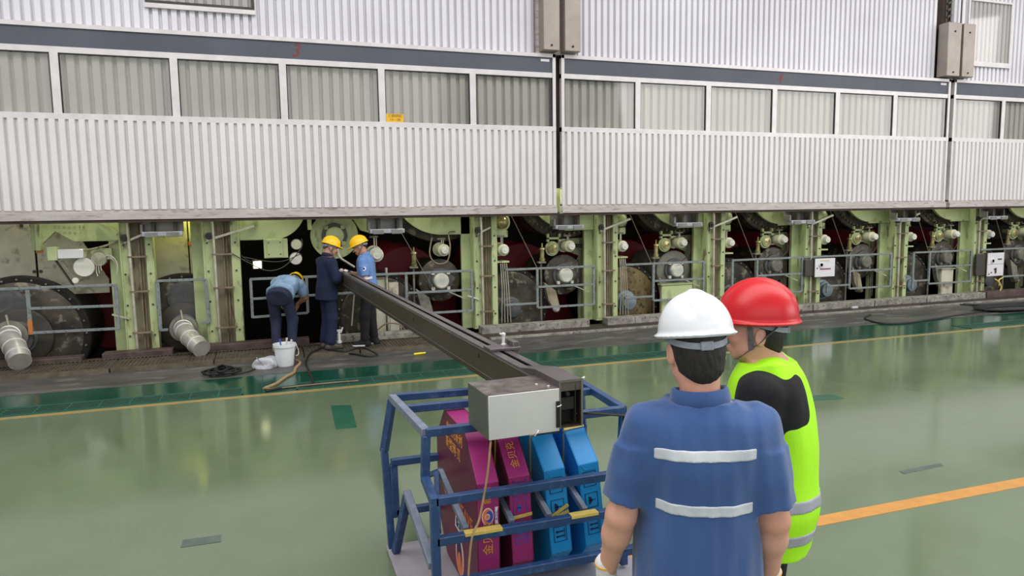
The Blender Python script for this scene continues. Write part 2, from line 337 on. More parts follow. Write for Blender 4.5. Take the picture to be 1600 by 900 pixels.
# ------------------------------------------------------------------ hood wall
def corr(x0, x1, z0, z1, y, pitch=.116, d=.052, th=.004):
    q = MB(); prof = []; x = x0
    while x < x1-.001:
        for dx, dy in ((0, 0), (.22, 0), (.32, -1), (.90, -1)):
            xx = x+dx*pitch
            if xx < x1: prof.append((xx, y+dy*d))
        x += pitch
    prof.append((x1, y)); n = len(prof); vs = []
    for px, py in prof: vs += [(px, py, z0), (px, py, z1), (px, py+th, z0), (px, py+th, z1)]
    fs = []
    for i in range(n-1):
        a, b = i*4, i*4+4
        fs += [(a, b, b+1, a+1), (a+2, a+3, b+3, b+2), (a, a+2, b+2, b), (a+1, b+1, b+3, a+3)]
    fs += [(0, 1, 3, 2), (n*4-4, n*4-2, n*4-1, n*4-3)]
    return q.add(vs, fs)
DY = 11.05
def door(x0, x1, mull, label, wob=0):
    t = thing('lifting_hood_door', label, 'hood door', ((x0+x1)/2, DY, 1.96))
    f = MB().box(x0, x1, DY-.03, DY+.06, 4.50, 4.56).box(x0, x1, DY-.02, DY+.06, 4.18, 4.26).box(x0, x1, DY-.035, DY+.06, 3.32, 3.40)
    f.box(x0, x0+.055, DY-.03, DY+.06, 2.1, 4.56).box(x1-.055, x1, DY-.03, DY+.06, 2.1, 4.56)
    f.build('frame', m['alu'], t, bevel=.004)
    MB().box(x0+.055, x1-.055, DY-.005, DY+.04, 4.26, 4.50).build('slate_band', m['band'], t, smooth=False)
    corr(x0+.055, x1-.055, 2.12, 3.325, DY).build('corrugated_panel', m['corr'], t, smooth=False)
    b = MB().prism([(DY-.06, 1.985), (DY+.08, 1.965), (DY+.08, 2.13), (DY+.0, 2.13), (DY-.035, 2.115), (DY-.035, 2.09), (DY-.06, 2.08)], 'x', x0, x1)
    b.build('bottom_beam', m['beamgrey'], t, smooth=False)
    MB().box(x0, x1, DY-.045, DY+.07, 1.945, 1.975).build('rubber_seal', m['sealdark'], t, smooth=False)
    for mx in mull: MB().box(mx-.05, mx+.05, DY-.025, DY+.06, 3.39, 4.19).build('mullion', m['alu'], t, bevel=.004)
    e = [x0+.055]+[v for mx in mull for v in (mx-.05, mx+.05)]+[x1-.055]
    for a, b_ in zip(e[0::2], e[1::2]):
        w = MB().box(a, b_, DY+.0, DY+.006, 3.40, 4.18).build('window_pane', m['glass'], t, smooth=False)
        q = MB().box(a, a+.012, DY-.012, DY+.02, 3.40, 4.18).box(b_-.012, b_, DY-.012, DY+.02, 3.40, 4.18).box(a, b_, DY-.012, DY+.02, 4.168, 4.18)
        q.build('gasket', m['black'], w, smooth=False)
    corr(x0+.055, x1-.055, 3.40, 4.18, DY+.12, pitch=.15, d=.055).build('inner_corrugated_panel', m['curtain'], t, smooth=False)
    return t
d1 = door(-4.0, 4.60, [-2.52, -1.09, .34, 1.76, 3.19], 'large lifting hood door on the left, marked with a red 3')
d0 = door(-12.7, -4.05, [-11.2, -9.8, -8.4, -6.9, -5.5], 'lifting hood door beyond the left edge of the view')
d2 = door(4.70, 13.25, [6.12, 7.53, 8.95, 10.4, 11.82], 'long middle lifting hood door with six windows, above the two hard hats')
d3 = door(13.35, 21.9, [14.77, 16.2, 17.6, 19.0, 20.5], 'lifting hood door at the far right edge')
text('painted_number', '3', .26, m['redp'], FRONT((.53, DY-.008, 4.38)), d1, shear=.25)
text('painted_number', '4', .24, m['redp'], FRONT((9.05, DY-.008, 4.38)), d2, shear=.25)
for X, d in ((4.42, d1), (13.07, d2)): MB().box(X-.075, X+.075, DY-.012, DY-.004, 4.435, 4.475).build('name_plate', m['whitepr'], d, smooth=False)
s = thing('yellow_sign', 'small yellow sign with two lines of characters on a window pane', 'sign', (1.945, DY-.02, 3.4))
MB().box(1.81, 2.08, DY-.03, DY-.01, 3.40, 3.525).build('sign_plate', m['signy'], s, smooth=False)
text('sign_text', '三期烘缸', .052, m['ochre'], FRONT((1.945, DY-.032, 3.493)), s, sx=1.05)
text('sign_text', '15—28', .05, m['ochre'], FRONT((1.945, DY-.032, 3.438)), s, sx=1.1)
# upper wall behind the doors' tops
UY = 11.16
struct(corr(-14, 4.28, 4.52, 11.5, UY).build('wall_upper_left', m['corrup'], smooth=False))
struct(corr(5.0, 12.9, 4.52, 11.5, UY).build('wall_upper_middle', m['corrup'], smooth=False))
struct(corr(13.3, 34, 4.52, 11.5, UY).build('wall_upper_right', m['corrup'], smooth=False))
struct(MB().box(-14, 34, UY+.03, UY+.08, 2.4, 11.5).build('wall_upper_backing', m['sealdark'], smooth=False))
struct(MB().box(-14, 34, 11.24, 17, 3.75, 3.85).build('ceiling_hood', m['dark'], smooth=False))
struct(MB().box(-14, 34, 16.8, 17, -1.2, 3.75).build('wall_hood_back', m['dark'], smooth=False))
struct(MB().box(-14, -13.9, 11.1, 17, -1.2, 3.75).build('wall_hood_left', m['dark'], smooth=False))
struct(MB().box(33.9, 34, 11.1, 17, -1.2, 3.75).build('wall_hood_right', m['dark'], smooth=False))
for x0, x1, lab, z1 in ((4.33, 4.61, 'taupe guide casing left of the dark joint above the first two doors', 9), (4.70, 4.98, 'taupe guide casing right of the dark joint above the first two doors', 9),
                    (12.93, 13.28, 'short taupe guide casing with a chain entering its top', 5.62), (13.34, 13.66, 'short taupe guide casing with a rod entering its top', 5.62)):
    t = thing('guide_casing', lab, 'casing', ((x0+x1)/2, DY, 4.58), group='guide casings')
    MB().box(x0, x1, DY-.18, UY-.056, 4.585, z1).build('casing', m['boxtaupe'], t, bevel=.01)
    for z in ((4.66,) if z1 > 6 else (4.66, 5.45)): MB().cyl(((x0+x1)/2, DY-.19, z), ((x0+x1)/2, DY-.17, z), .018).build('bolt', m['sealdark'], t)
    if z1 < 6:
        q = MB(); xm = (x0+x1)/2
        if x0 < 13: 
            for k in range(26): q.bar((xm-.05, DY-.02, 5.62+k*.13), (xm+.05, DY-.02, 5.68+k*.13), .04)
            q.bar((xm-.06, DY, 5.6), (xm-.06, DY, 9), .03).bar((xm+.06, DY, 5.6), (xm+.06, DY, 9), .03); q.build('chain', m['ctlside'], t)
        else: q.cyl((xm-.08, DY-.03, 5.6), (xm-.08, DY-.03, 9), .012); q.build('rod', m['ctlside'], t)
struct(MB().box(4.28, 5.0, DY+.02, UY+.02, 4.56, 11.5).build('trim_joint_backing', m['beamgrey'], smooth=False))
for x0, x1, z0, z1, n_ in ((-1.36, -.04, 4.95, 6.1, 1), (13.74, 14.9, 4.96, 6.15, 2)):
    w = MB().box(x0, x1, UY-.085, UY-.056, z0-.04, z0).box(x0, x1, UY-.085, UY-.056, z1, z1+.04).box(x0-.04, x0, UY-.085, UY-.056, z0-.04, z1+.04).box(x1, x1+.04, UY-.085, UY-.056, z0-.04, z1+.04)
    w = struct(w.build('window_%d' % n_, m['ctlside'] if n_ == 1 else m['alu'], smooth=False))
    MB().box(x0, x1, UY-.070, UY-.064, z0, z1).build('pane', m['glass'], w, smooth=False)
    MB().box(x0-.05, x1+.05, UY-.10, UY-.056, z0-.10, z0-.04).build('sill', m['alu'], w, smooth=False)
# ------------------------------------------------------------------ machine behind the lifted doors
def D(X, Y, z): return (X, Y, z)
def column(x0, w, label, kind=0):
    t = thing('machine_column', label, 'column', (x0+w/2, 11.55, 0), group='green machine columns')
    a = .34*w
    MB().box(x0, x0+a, 11.42, 11.62, .05, 2.7).box(x0+w*.02, x0+a*.2, 11.40, 11.42, .1, 2.7).build('left_leg', m['greend'], t, bevel=.008)
    MB().box(x0+w*.76, x0+w, 11.42, 11.62, .05, 2.7).build('right_leg', m['greend'], t, bevel=.008)
    MB().box(x0+a, x0+w*.76, 11.52, 11.58, .05, 2.7).build('web', m['web'], t, smooth=False)
    MB().box(x0-.16, x0, 11.60, 11.66, .05, 2.7).build('side_panel', m['green'], t, smooth=False)
    MB().cyl((x0+a+.0, 11.38, .08), (x0+a-.02, 11.38, 2.5), .022).build('steam_pipe', m['pipe'], t)
    q = MB().cyl((x0+w*.55, 11.47, .1), (x0+w*.56, 11.47, 2.6), .014).cyl((x0+w*.64, 11.48, .1), (x0+w*.65, 11.48, 2.6), .011)
    q.each('brown_pipe', m['rust'], t)
    q = MB()
    for z in (.35, .95, 1.45, 1.95): q.box(x0+a*.7, x0+w*.8, 11.355, 11.42, z-.012, z+.012)
    q.each('pipe_clamp', m['rust'], t, smooth=False)
    q = MB()
    for z in (.3, .75, 1.2, 1.62, 1.95):
        for xx in (x0+a*.4, x0+w*.88): q.cyl((xx, 11.405, z), (xx, 11.425, z), .014, seg=8)
    q.each('bolt', m['ctlside'], t)
    MB().cyl((x0+a*.6, 11.43, 1.72), (x0+a*.6, 11.37, 1.72), .055, seg=14).cyl((x0+a*.6, 11.38, 1.72), (x0+a*.6, 11.34, 1.72), .02).build('valve', m['ctlside'], t)
    MB().bar((x0+a*.4, 11.40, 1.66), (x0+w+.22, 11.38, 1.86), .035).build('brace', m['pipe'], t) if kind else None
    if not kind: MB().bar((x0+a*.5, 11.40, .56), (x0-.14, 11.36, .64), .025).bar((x0+a*.5, 11.40, 1.66), (x0+w*.7, 11.40, 1.76), .03).build('brace', m['pipe'], t)
    return t
def drum(x, z, r, hub, mt, hubmt, label, yf=11.75, ring='head', extra=None, length=1.1):
    t = thing('dryer_drum', label, 'roller drum', (x, yf, z))
    MB().rev((x, yf+.02, z), (x, 16, z), [(0, r*.97), (.02, r), (.10, r), (.12, r*.96), (length, r*.96)], 64).build('shell', m['cast' if ring == 'cast' else 'dark'], t)
    MB().rev((x, yf+.04, z), (x, 16, z), [(-.045, r*.55), (-.04, r*.86), (-.015, r*.9), (0, r*.985), (.03, r*.985)], 64).build('end_plate', m[mt], t)
    q = MB()
    for k in range(28):
        an = 2*math.pi*k/28; px, pz = x+math.cos(an)*r*.94, z+math.sin(an)*r*.94
        q.cyl((px, yf+.03, pz), (px, yf+.0, pz), .014, seg=6)
    q.build('bolt_ring', m['cast'], t)
    MB().rev((x, yf+.04, z), (x, yf-.5, z), [(0, hub*1.55), (.08, hub*1.5), (.10, hub*1.2), (.16, hub*1.15), (.17, hub), (.24, hub*.97), (.25, hub*.6), (.255, .01)], 32).build('hub', m[hubmt], t)
    return t
def journal(x, z, label, r=.36, mt='head', cap='cast', yf=11.7):
    t = thing('journal_roll', label, 'roller', (x, yf, z))
    MB().rev((x, yf, z), (x, 16, z), [(0, r*.9), (.02, r), (.08, r), (.1, r*.93), (1.1, r*.93)], 48).build('roll_shell', m['cast' if mt == 'headgold' else 'head'], t)
    MB().rev((x, yf+.01, z), (x, yf-.3, z), [(0, .22), (.05, .215), (.055, .17), (.09, .165)], 28).build('bearing_ring', m['hub'], t)
    q = MB()
    for k in range(4):
        an = math.pi/4+k*math.pi/2; q.box(x+math.cos(an)*.185-.028, x+math.cos(an)*.185+.028, yf-.09, yf-.04, z+math.sin(an)*.185-.028, z+math.sin(an)*.185+.028)
    q.build('bearing_lug', m[cap], t, bevel=.006)
    MB().rev((x, yf-.04, z), (x, yf-.4, z), [(0, .135), (.09, .13), (.11, .11), (.112, .01)], 28).build('end_cap', m[cap], t)
    return t
def joint(x, z, label, y=11.42, s=1., lit='cream', up=.25):
    t = thing('steam_joint', label, 'steam joint', (x, y, z))
    MB().rev((x, y+.04, z), (x, 14, z), [(0, .075*s), (.02, .1*s), (.2, .105*s), (.22, .09*s), (.3, .085*s), (.31, .12*s), (.35, .12*s), (.36, .06*s), (.6, .05*s)], 26).build('body', m[lit], t)
    MB().rev((x, y+.06, z), (x, 10, z), [(0, .07*s), (.08, .068*s), (.10, .055*s), (.101, .02*s), (.11, .018*s)], 24).build('cap', m['whitep'], t)
    MB().cyl((x-.02, y+.13, z+.08*s), (x-.02, y+.13, z+up), .012, seg=8).cyl((x+.02, y+.17, z+.08*s), (x+.02, y+.17, z+up), .01, seg=8).each('feed_pipe', m['pipe'], t)
    MB().box(x-.09, x+.04, y+.1, y+.16, z+up-.03, z+up).build('bracket', m['cast'], t, bevel=.004)
    return t
def rail(label, pts, w=.042, y=11.38, mt='rail', orange=None):
    xs = [p[0] for s in pts for p in s]; t = thing('guard_rail', label, 'guard rail', (sum(xs)/len(xs), y, 0), group='grey guard rails')
    for i, ((xa, za), (xb, zb)) in enumerate(pts):
        n = 'post' if abs(xa-xb) < .1 else 'rail_bar'
        MB().bar((xa, y, za), (xb, y, zb), w, .036).build(n, m[mt], t, bevel=.004)
    if orange: MB().bar(*orange, w*1.06, .04).build('rusty_post_end', m['tag'], t)
    return t
def fixture(x0, x1, zt, label, side=False):
    t = thing('under_door_fixture', label, 'fixture', ((x0+x1)/2, 11.2, zt)); h = zt-.02
    q = MB().box(x0, x1, 11.28, 11.32, h-.14, 2.0).prism([(11.14, h-.02), (11.28, h-.02), (11.28, h-.14), (11.14, h-.14)], 'x', x0, x0+.03)
    q.build('housing', m['alulight'], t, smooth=False)
    MB().box(x0+.02, x1, 11.10, 11.26, h-.19, h-.12).build('lower_tray', m['fixlens'], t, bevel=.01)
    MB().box(x0+.06, x0+.06+(x1-x0)*.3, 11.085, 11.11, h-.20, h-.13).box(x1-.04-(x1-x0)*.3, x1-.04, 11.085, 11.11, h-.20, h-.13).each('latch_plate', m['alulight'], t, bevel=.004)
    q = MB()
    for f in (.3, .82): q.box(x0+(x1-x0)*f-.02, x0+(x1-x0)*f+.02, 11.12, 11.28, h-.12, 2.0)
    q.each('hanger', m['ctlside'], t, smooth=False)
    return t
bays = ['bay behind the standing workers', 'bay just right of the beam', 'bay left of the white helmet', 'bay above the red helmet',
        'bay right of the small panel', 'bay left of the large panel', 'bay behind the large panel', 'last bay']
P_ = 2.27
cols = ['green machine column where the long beam crosses the kerb, left of the pale kerb stone', 'green machine column with a bent hose at its foot, second from the beam', 'green machine column just above and between the two hard hats',
        'green machine column hidden partly behind the small white control panel', 'green machine column right of the small control panel', 'green machine column beside the large control panel', 'green machine column at the right edge with a pale box on it']
for k in range(-1, 7):
    X = 3.26+P_*k; bd = bays[k+1]
    if k >= 0: column(X, .42, cols[k], kind=k >= 1)
    if k == 6: break
    gold = k in (1,); far = k >= 3
    drum(X+.74, .33, .72, .135, 'headgold' if gold else 'head', 'hubblue' if k in (1, 3, 4) else 'hub',
         ('large drum end with worn golden ring' if gold else 'large dark greasy drum end')+' low in the '+bd)
    jr = journal(X+1.75, .88, ('smaller dark roller with pale bearing cap' if not gold else 'rusty brown roller with a bright bearing cap')+' in the '+bd, mt='headgold' if gold else 'head', cap='whitep' if k in (-1, 0, 1) else 'cast')
    if k > -1: joint(X+.55, 1.37, 'left pale steam joint with white cap in the '+bd)
    joint(X+1.78, 1.40, 'upper right pale steam joint with white cap in the '+bd, up=.2)
    if k > -1:
        t = thing('lens_joint', 'round flanged cover beside the upper steam joint in the '+bd, 'cover', (X+1.5, 11.6, 1.36))
        MB().rev((X+1.5, 11.68, 1.36), (X+1.5, 11, 1.36), [(0, .1), (.03, .13), (.06, .13), (.065, .1), (.1, .095)], 26).build('flange', m['greend'], t)
        MB().rev((X+1.5, 11.6, 1.36), (X+1.5, 11, 1.36), [(0, .09), (.03, .075), (.04, .01)], 22).build('disc', m['gold'], t)
        q = MB().box(X+1.4, X+1.66, 11.6, 11.66, 1.52, 1.56).box(X+1.4, X+1.44, 11.6, 11.66, 1.48, 1.62).box(X+1.62, X+1.66, 11.6, 11.66, 1.48, 1.62); q.build('mount', m['greend'], t, bevel=.004)
    # sight glass oiler
    t = thing('sight_glass_oiler', 'small sight-glass oiler standing above the roller in the '+bd, 'oiler', (X+1.30, 11.6, 1.1))
    MB().rev((X+1.30, 11.6, 1.14), (X+1.30, 11.6, 3), [(0, .05), (.05, .055), (.06, .04), (.2, .04), (.21, .055), (.24, .05), (.25, .015), (.32, .012)], 16).build('glass_bowl', m['gold'], t)
    MB().box(X+1.22, X+1.36, 11.56, 11.66, 1.11, 1.14).build('foot', m['cast'], t, bevel=.004)
    MB().cyl((X+1.30, 11.66, 1.13), (X+1.30, 11.66, -.4), .018).build('support_pipe', m['cast'], t)
    # felt rolls
    f1 = MB().rev((X+2.2, 12.95, .05), (X+2.2, 16, .05), [(0, .40), (.03, .42), (3, .42)], 40).build('felt_roll', m['maroon']); tag(f1, 'dark red felt roll low at the right of the '+bd, 'roller')
    f2 = MB().rev((X+1.42, 12.95, .82), (X+1.42, 16, .82), [(0, .58), (.03, .60), (3, .60)], 44).build('felt_roll', m['maroon']); tag(f2, 'large dark red felt roll behind the '+bd, 'roller')
    # upper drum with toothed ring and its green guard plate
    if k > -1:
        t = thing('upper_drum', 'dark toothed upper drum cut by the door, in the '+bd, 'roller drum', (X+1.79, 11.8, 2.5))
        MB().rev((X+1.79, 11.75, 2.5), (X+1.79, 16, 2.5), [(0, .93), (.02, .97), (.08, .97), (1.1, .93)], 64).build('shell', m['head'], t)
        q = MB()
        for j in range(26):
            an = math.radians(185+j*6); cx, cz = X+1.79+math.cos(an)*.89, 2.5+math.sin(an)*.89
            q.cyl((cx, 11.75, cz), (cx, 11.70, cz), .017, seg=6)
        q.build('stud_ring', m['headgold'], t)
        poly = [(X+1.79+math.cos(math.radians(a))*.80, 2.5+math.sin(math.radians(a))*.80) for a in range(192, 271, 6)]+[(X+2.26, 1.70), (X+2.26, 2.7), (X+.95, 2.7)]
        g = MB().prism(poly, 'y', 11.53, 11.59).build('guard_plate', m['green'], bevel=.006)
        g2 = tag(g, 'curved pale green guard plate at the top of the '+bd, 'plate')
        b = MB().bar((X+1.7, 11.515, 1.69), (X+2.25, 11.515, 1.70), .03, .035).build('plate_edge', m['greend'], g)
        # inner right panel
        t = thing('inner_frame_panel', 'shaded green frame panel at the right of the '+bd, 'panel', (X+2.05, 11.9, 1.1))
        MB().prism([(X+2.14, -.2), (X+2.25, -.2), (X+2.25, 1.52), (X+1.93, 1.52), (X+1.93, 1.28), (X+2.14, 1.20)], 'y', 11.9, 11.96).build('panel', m['greend'], t, smooth=False)
        q = MB()
        for xx in (X+2.15, X+2.2): q.cyl((xx, 11.84, .1), (xx, 11.84, 1.5), .013, seg=8)
        q.each('conduit', m['web'], t)
        q = MB().cyl((X+1.98, 11.9, 1.40), (X+2.15, 11.8, 1.38), .03).build('fitting', m['ctlside'], t)
        # globe
        t = thing('bearing_housing', 'rounded bearing housing under the door, left in the '+bd, 'bearing', (X+.56, 11.6, 1.84))
        MB().rev((X+.56, 11.75, 1.84), (X+.56, 11, 1.84), [(0, .15), (.05, .165), (.12, .165), (.14, .13)], 28).build('ring', m['hub'] if k > 0 else m['greend'], t)
        MB().rev((X+.56, 11.62, 1.84), (X+.56, 11, 1.84), [(0, .125), (.05, .118), (.09, .09), (.115, .05), (.122, .01)], 28).build('dome', m['gold'] if k == 0 else m['greend'], t)
        MB().box(X+.44, X+.68, 11.62, 11.7, 1.58, 1.70).build('foot', m['greend'], t, bevel=.01)
        MB().box(X+.42, X+.66, 11.5, 11.75, 1.15, 1.18).build('shelf_bracket', m['greend'], t, bevel=.004)
        c = MB()
        for j in range(4):
            c.tube(spline([(X+.50+j*.035, 11.5, 1.14), (X+.51+j*.04, 11.47, .7), (X+.50+j*.055, 11.48, .12)], 5), .009, 6)
        if k < 2: tag(c.build('cable_bundle', m['pipe']), 'bundle of pale cables hanging down in the '+bd, 'cable')
        # diagonal wire
        tag(MB().cyl((X+.72, 11.55, 1.95), (X+1.22, 11.60, 1.0), .008, seg=6).build('diagonal_wire', m['rust']), 'thin diagonal wire crossing the '+bd, 'wire')
        h_ = spline([(X+2.0, 11.6, 1.38), (X+1.98, 11.55, 1.2), (X+1.8, 11.5, 1.06), (X+1.68, 11.5, 1.02)], 5)
        if k != 5: tag(MB().tube(h_, .009, 6).build('thin_hose', m['ctlside']), 'thin dark hose curving to the guard rail in the '+bd, 'hose')
    # drain arm right of journal
    MB().bar((X+1.86, 11.5, .70), (X+2.12, 11.42, .58), .035, .02).build('scraper_arm', m['pipe'], jr)
    tp = thing('doctor_bracket', 'slanted grey bracket between drum and roller in the '+bd, 'bracket', (X+1.4, 11.62, .5))
    MB().prism([(X+1.30, .78), (X+1.52, .62), (X+1.6, .3), (X+1.5, .25), (X+1.38, .45)], 'y', 11.50, 11.60).build('plate', m['web'] if k in (0, 3) else m['cast'], tp, bevel=.006)
    MB().rev((X+1.52, 11.51, .30), (X+1.52, 11, .30), [(0, .06), (.04, .055), (.07, .03)], 16).build('knob', m['whitep'] if k == 0 else m['cast'], tp)
    # guard rail: low part left, taller part right
    z0, z1 = 1.04, .36
    x0, xm, x1 = X+.54, X+1.12, X+2.19
    if k == -1:
        rail('grey guard rail between the worker in black trousers and the beam', [((1.55, 1.05), (3.23, 1.05)), ((2.11, 1.03), (2.11, .37)), ((3.21, 1.03), (3.21, .37)), ((2.13, .73), (3.19, .73)), ((2.11, .38), (3.21, .38))])
    elif k == 4:
        rail('grey guard rail in the '+bd, [((x0, z0), (x1, z0)), ((x0, z0), (x0, .28)), ((xm-.13, z0), (xm-.13, z1)), ((x1, z0), (x1, z1)), ((xm-.13, .72), (x1, .72)), ((xm-.13, z1), (x1, z1)), ((x0, .44), (xm-.13, .44))])
    elif k == 5:
        rail('grey guard rail around the large white control panel', [((x0-.35, z0), (X+2.1, z0)), ((X+2.1, z0), (X+2.1, .3)), ((X+.9, .42), (X+2.1, .42))])
    elif k == 3:
        rail('grey guard rail in the '+bd, [((x0-.6, z0), (x1, z0)), ((xm, z0), (xm, z1)), ((x1, z0), (x1, z1)), ((xm, .72), (x1, .72)), ((xm, z1), (x1, z1)), ((x0+.02, .44), (xm, .44)), ((x0+.02, .5), (x0+.02, .30))])
    else:
        rail('grey guard rail in the '+bd, [((x0, z0), (x1, z0)), ((xm, z0), (xm, z1)), ((x1, z0), (x1, z1)), ((xm, .72), (x1, .72)), ((xm, z1), (x1, z1)), ((x0, .44), (xm, .44))]+([((x0+.02, z0), (x0+.02, .2))] if k == 2 else []))
    # fixtures hanging below the doors
    fx = {-1: (1.50, 2.06), 0: (4.60, 5.14), 1: (6.93, 7.50), 2: (9.46, 10.03), 3: (12.1, 12.7), 4: (14.62, 15.2)}.get(k)
    if fx: fixture(fx[0], fx[1], 1.92, 'grey box fixture hanging under the door above the '+bd)
# pale boxes inside two bays
for xx, zt, lab, mt in ((7.2, .62, 'pale green gearbox cover behind the guard rail left of the white hard hat', 'green'), (13.95, .64, 'stained cream pillar behind the guard rail left of the large control panel', 'plate')):
    t = thing('gear_cover', lab, 'cover', (xx, 11.6, 0)); w_ = .33 if mt == 'green' else .17
    MB().box(xx-w_, xx+w_, 11.44, 11.53, -.3 if mt == 'green' else .0, zt).build('cover', m[mt], t, bevel=.02)
    MB().box(xx-w_-.03, xx+w_+.03, 11.42, 11.55, zt, zt+.03).build('lid', m[mt], t, bevel=.008)
# ---- left bays
column(-1.99, .44, 'first green machine column, right of the large left drum', 0)
column(-.90, .52, 'green machine column with two pale pipes, left of the bending worker', 1)
t = thing('stained_panel_pair', 'stained pale metal plates above the large left drum', 'panel', (-3.0, 12.0, 1.6))
MB().prism([(-3.14, .9), (-3.14, 2.3), (-2.45, 2.3), (-2.6, 1.75), (-2.25, 1.1), (-2.25, .9)], 'y', 11.95, 11.99).build('right_plate', m['plate'], t)
MB().box(-5.2, -3.17, 11.95, 11.99, .9, 2.3).build('left_plate', m['plate'], t)
MB().box(-3.15, -3.06, 11.935, 11.955, 1.52, 1.58).build('orange_tag', m['tag'], t)
q = MB()
for px, pz in ((-3.3, 1.92), (-3.18, 1.92), (-3.06, 1.92), (-3.19, 1.25), (-3.11, 1.25)): q.cyl((px, 11.94, pz), (px, 11.96, pz), .025, seg=10)
q.each('bolt', m['ctlside'], t)
t = thing('stained_panel_pair', 'stained pale metal plates between the two green column pairs', 'panel', (-1.2, 12.0, 1.6))
MB().box(-1.6, -1.14, 11.95, 11.99, .9, 2.4).build('left_plate', m['plate'], t); MB().box(-1.12, -.85, 11.95, 11.99, .9, 2.4).build('right_plate', m['plate'], t)
MB().box(-1.13, -1.05, 11.935, 11.955, 1.57, 1.63).build('orange_tag', m['tag'], t)
t = drum(-3.33, .36, .86, .2, 'head', 'hub', 'very large greasy drum end at the left edge', yf=11.62)
MB().rev((-3.48, 11.60, .80), (-3.48, 11, .80), [(0, .27), (.02, .27), (.025, .24), (.03, .235)], 30).build('manhole_cover', m['hub'], t)
MB().rev((-3.33, 11.62, .36), (-3.33, 11, .36), [(0, .42), (.06, .41), (.08, .38)], 36).build('dark_disc', m['ctlside'], t)
t = drum(-1.23, .36, .80, .17, 'head', 'hub', 'greasy drum end between the two green column pairs', yf=11.72)
MB().rev((-1.19, 11.70, .80), (-1.19, 11, .80), [(0, .25), (.02, .25), (.025, .22), (.03, .215)], 30).build('manhole_cover', m['hub'], t)
MB().rev((-1.23, 11.72, .36), (-1.23, 11, .36), [(0, .38), (.06, .37), (.08, .34)], 36).build('dark_disc', m['ctlside'], t)
f = MB().rev((-2.45, 12.95, .62), (-2.45, 16, .62), [(0, .72), (.03, .75), (2.9, .75)], 48).build('felt_roll', m['maroon']); tag(f, 'dark maroon felt roll behind the left guard rail', 'roller')
def duct(pts, r, label, fl_c, ln=0):
    P = spline(pts, 6); t = thing('ribbed_duct', label, 'duct', P[0])
    MB().tube(P, r, 24).build('tube', m['duct'], t)
    q = MB(); n = len(P)
    for i in range(3, n-2, max(2, n//4)):
        d = (P[i+1]-P[i-1]).normalized(); q.rev(P[i]-d*.008, P[i]+d*.008, [(0, r*1.0), (.004, r*1.06), (.012, r*1.06), (.016, r*1.0)], 24)
    q.build('seam_ring', m['steel'], t)
    q = MB().rev(fl_c, (fl_c[0], 9, fl_c[2]), [(0, r*1.55), (.03, r*1.55), (.035, r*1.2), (.06, r*1.15)], 30); q.build('flange', m['cast'], t)
    MB().bar((fl_c[0], fl_c[1]-.04, fl_c[2]+r), (fl_c[0]-.02, fl_c[1]-.05, fl_c[2]+r+.16), .022).build('lever', m['pipe'], t)
duct([(-1.22, 11.48, .36), (-1.2, 11.3, .36), (-1.08, 11.0, .26), (-.93, 10.75, .16)], .125, 'shiny bent duct reaching from the second drum to the grating', (-1.22, 11.47, .36))
duct([(-3.38, 11.40, .42), (-3.36, 11.2, .42), (-3.2, 10.9, .30), (-3.1, 10.68, .17)], .135, 'shiny bent duct at the left edge, rising from the grating', (-3.38, 11.38, .42))
t = thing('green_crossbeam', 'pale green crossbeam with stencilled marks above the left drum', 'beam', (-2.5, 11.6, 1.7))
MB().prism([(-3.10, 1.95), (-3.10, 1.57), (-2.97, 1.57), (-2.97, 1.66), (-2.80, 1.83), (-2.58, 1.68), (-2.0, 1.68), (-2.0, 2.3), (-3.1, 2.3)], 'y', 11.58, 11.66).build('web_plate', m['green'], t, bevel=.005)
MB().box(-3.03, -2.97, 11.50, 11.58, 1.57, 2.2).build('bracket_edge', m['greend'], t, bevel=.004)
MB().bar((-2.3, 11.5, 1.99), (-2.0, 11.45, 1.78), .045).build('brace', m['greend'], t)
for j, s_ in enumerate(('ＩＩ ｎ ｏ ｏ ＩＩ', 'ｏ ｎ ｎ ｏ Ｊ')): text('stencil_marks', s_, .05, m['rust'], FRONT((-2.62, 11.572, 1.885-j*.08)), t)
t = thing('valve_box', 'small green box with a pale front plate hanging over the left drum', 'box', (-2.7, 11.45, 1.5))
MB().box(-2.88, -2.76, 11.40, 11.56, 1.43, 1.62).build('green_box', m['green'], t, bevel=.008); MB().box(-2.76, -2.44, 11.42, 11.56, 1.45, 1.58).build('pale_box', m['steel'], t, bevel=.01)
MB().box(-2.44, -2.1, 11.5, 11.56, 1.42, 1.58).build('mount_plate', m['greend'], t)
MB().tube(spline([(-2.42, 11.45, 1.56), (-2.3, 11.42, 1.58), (-2.15, 11.45, 1.62), (-2.0, 11.5, 1.68)], 5), .016, 8).build('hose', m['web'], t)
t = thing('lever_arm', 'thin pale lever with a round end below the small green box', 'lever', (-2.65, 11.5, 1.3))
MB().bar((-2.73, 11.48, 1.42), (-2.58, 11.46, 1.16), .03).build('rod', m['cast'], t); MB().rev((-2.57, 11.47, 1.14), (-2.57, 11, 1.14), [(0, .04), (.03, .04), (.032, .02)], 16).build('round_end', m['whitep'], t)
MB().bar((-2.9, 11.54, 1.6), (-2.6, 11.54, 1.02), .05, .02).build('dark_bar', m['ctlside'], t)
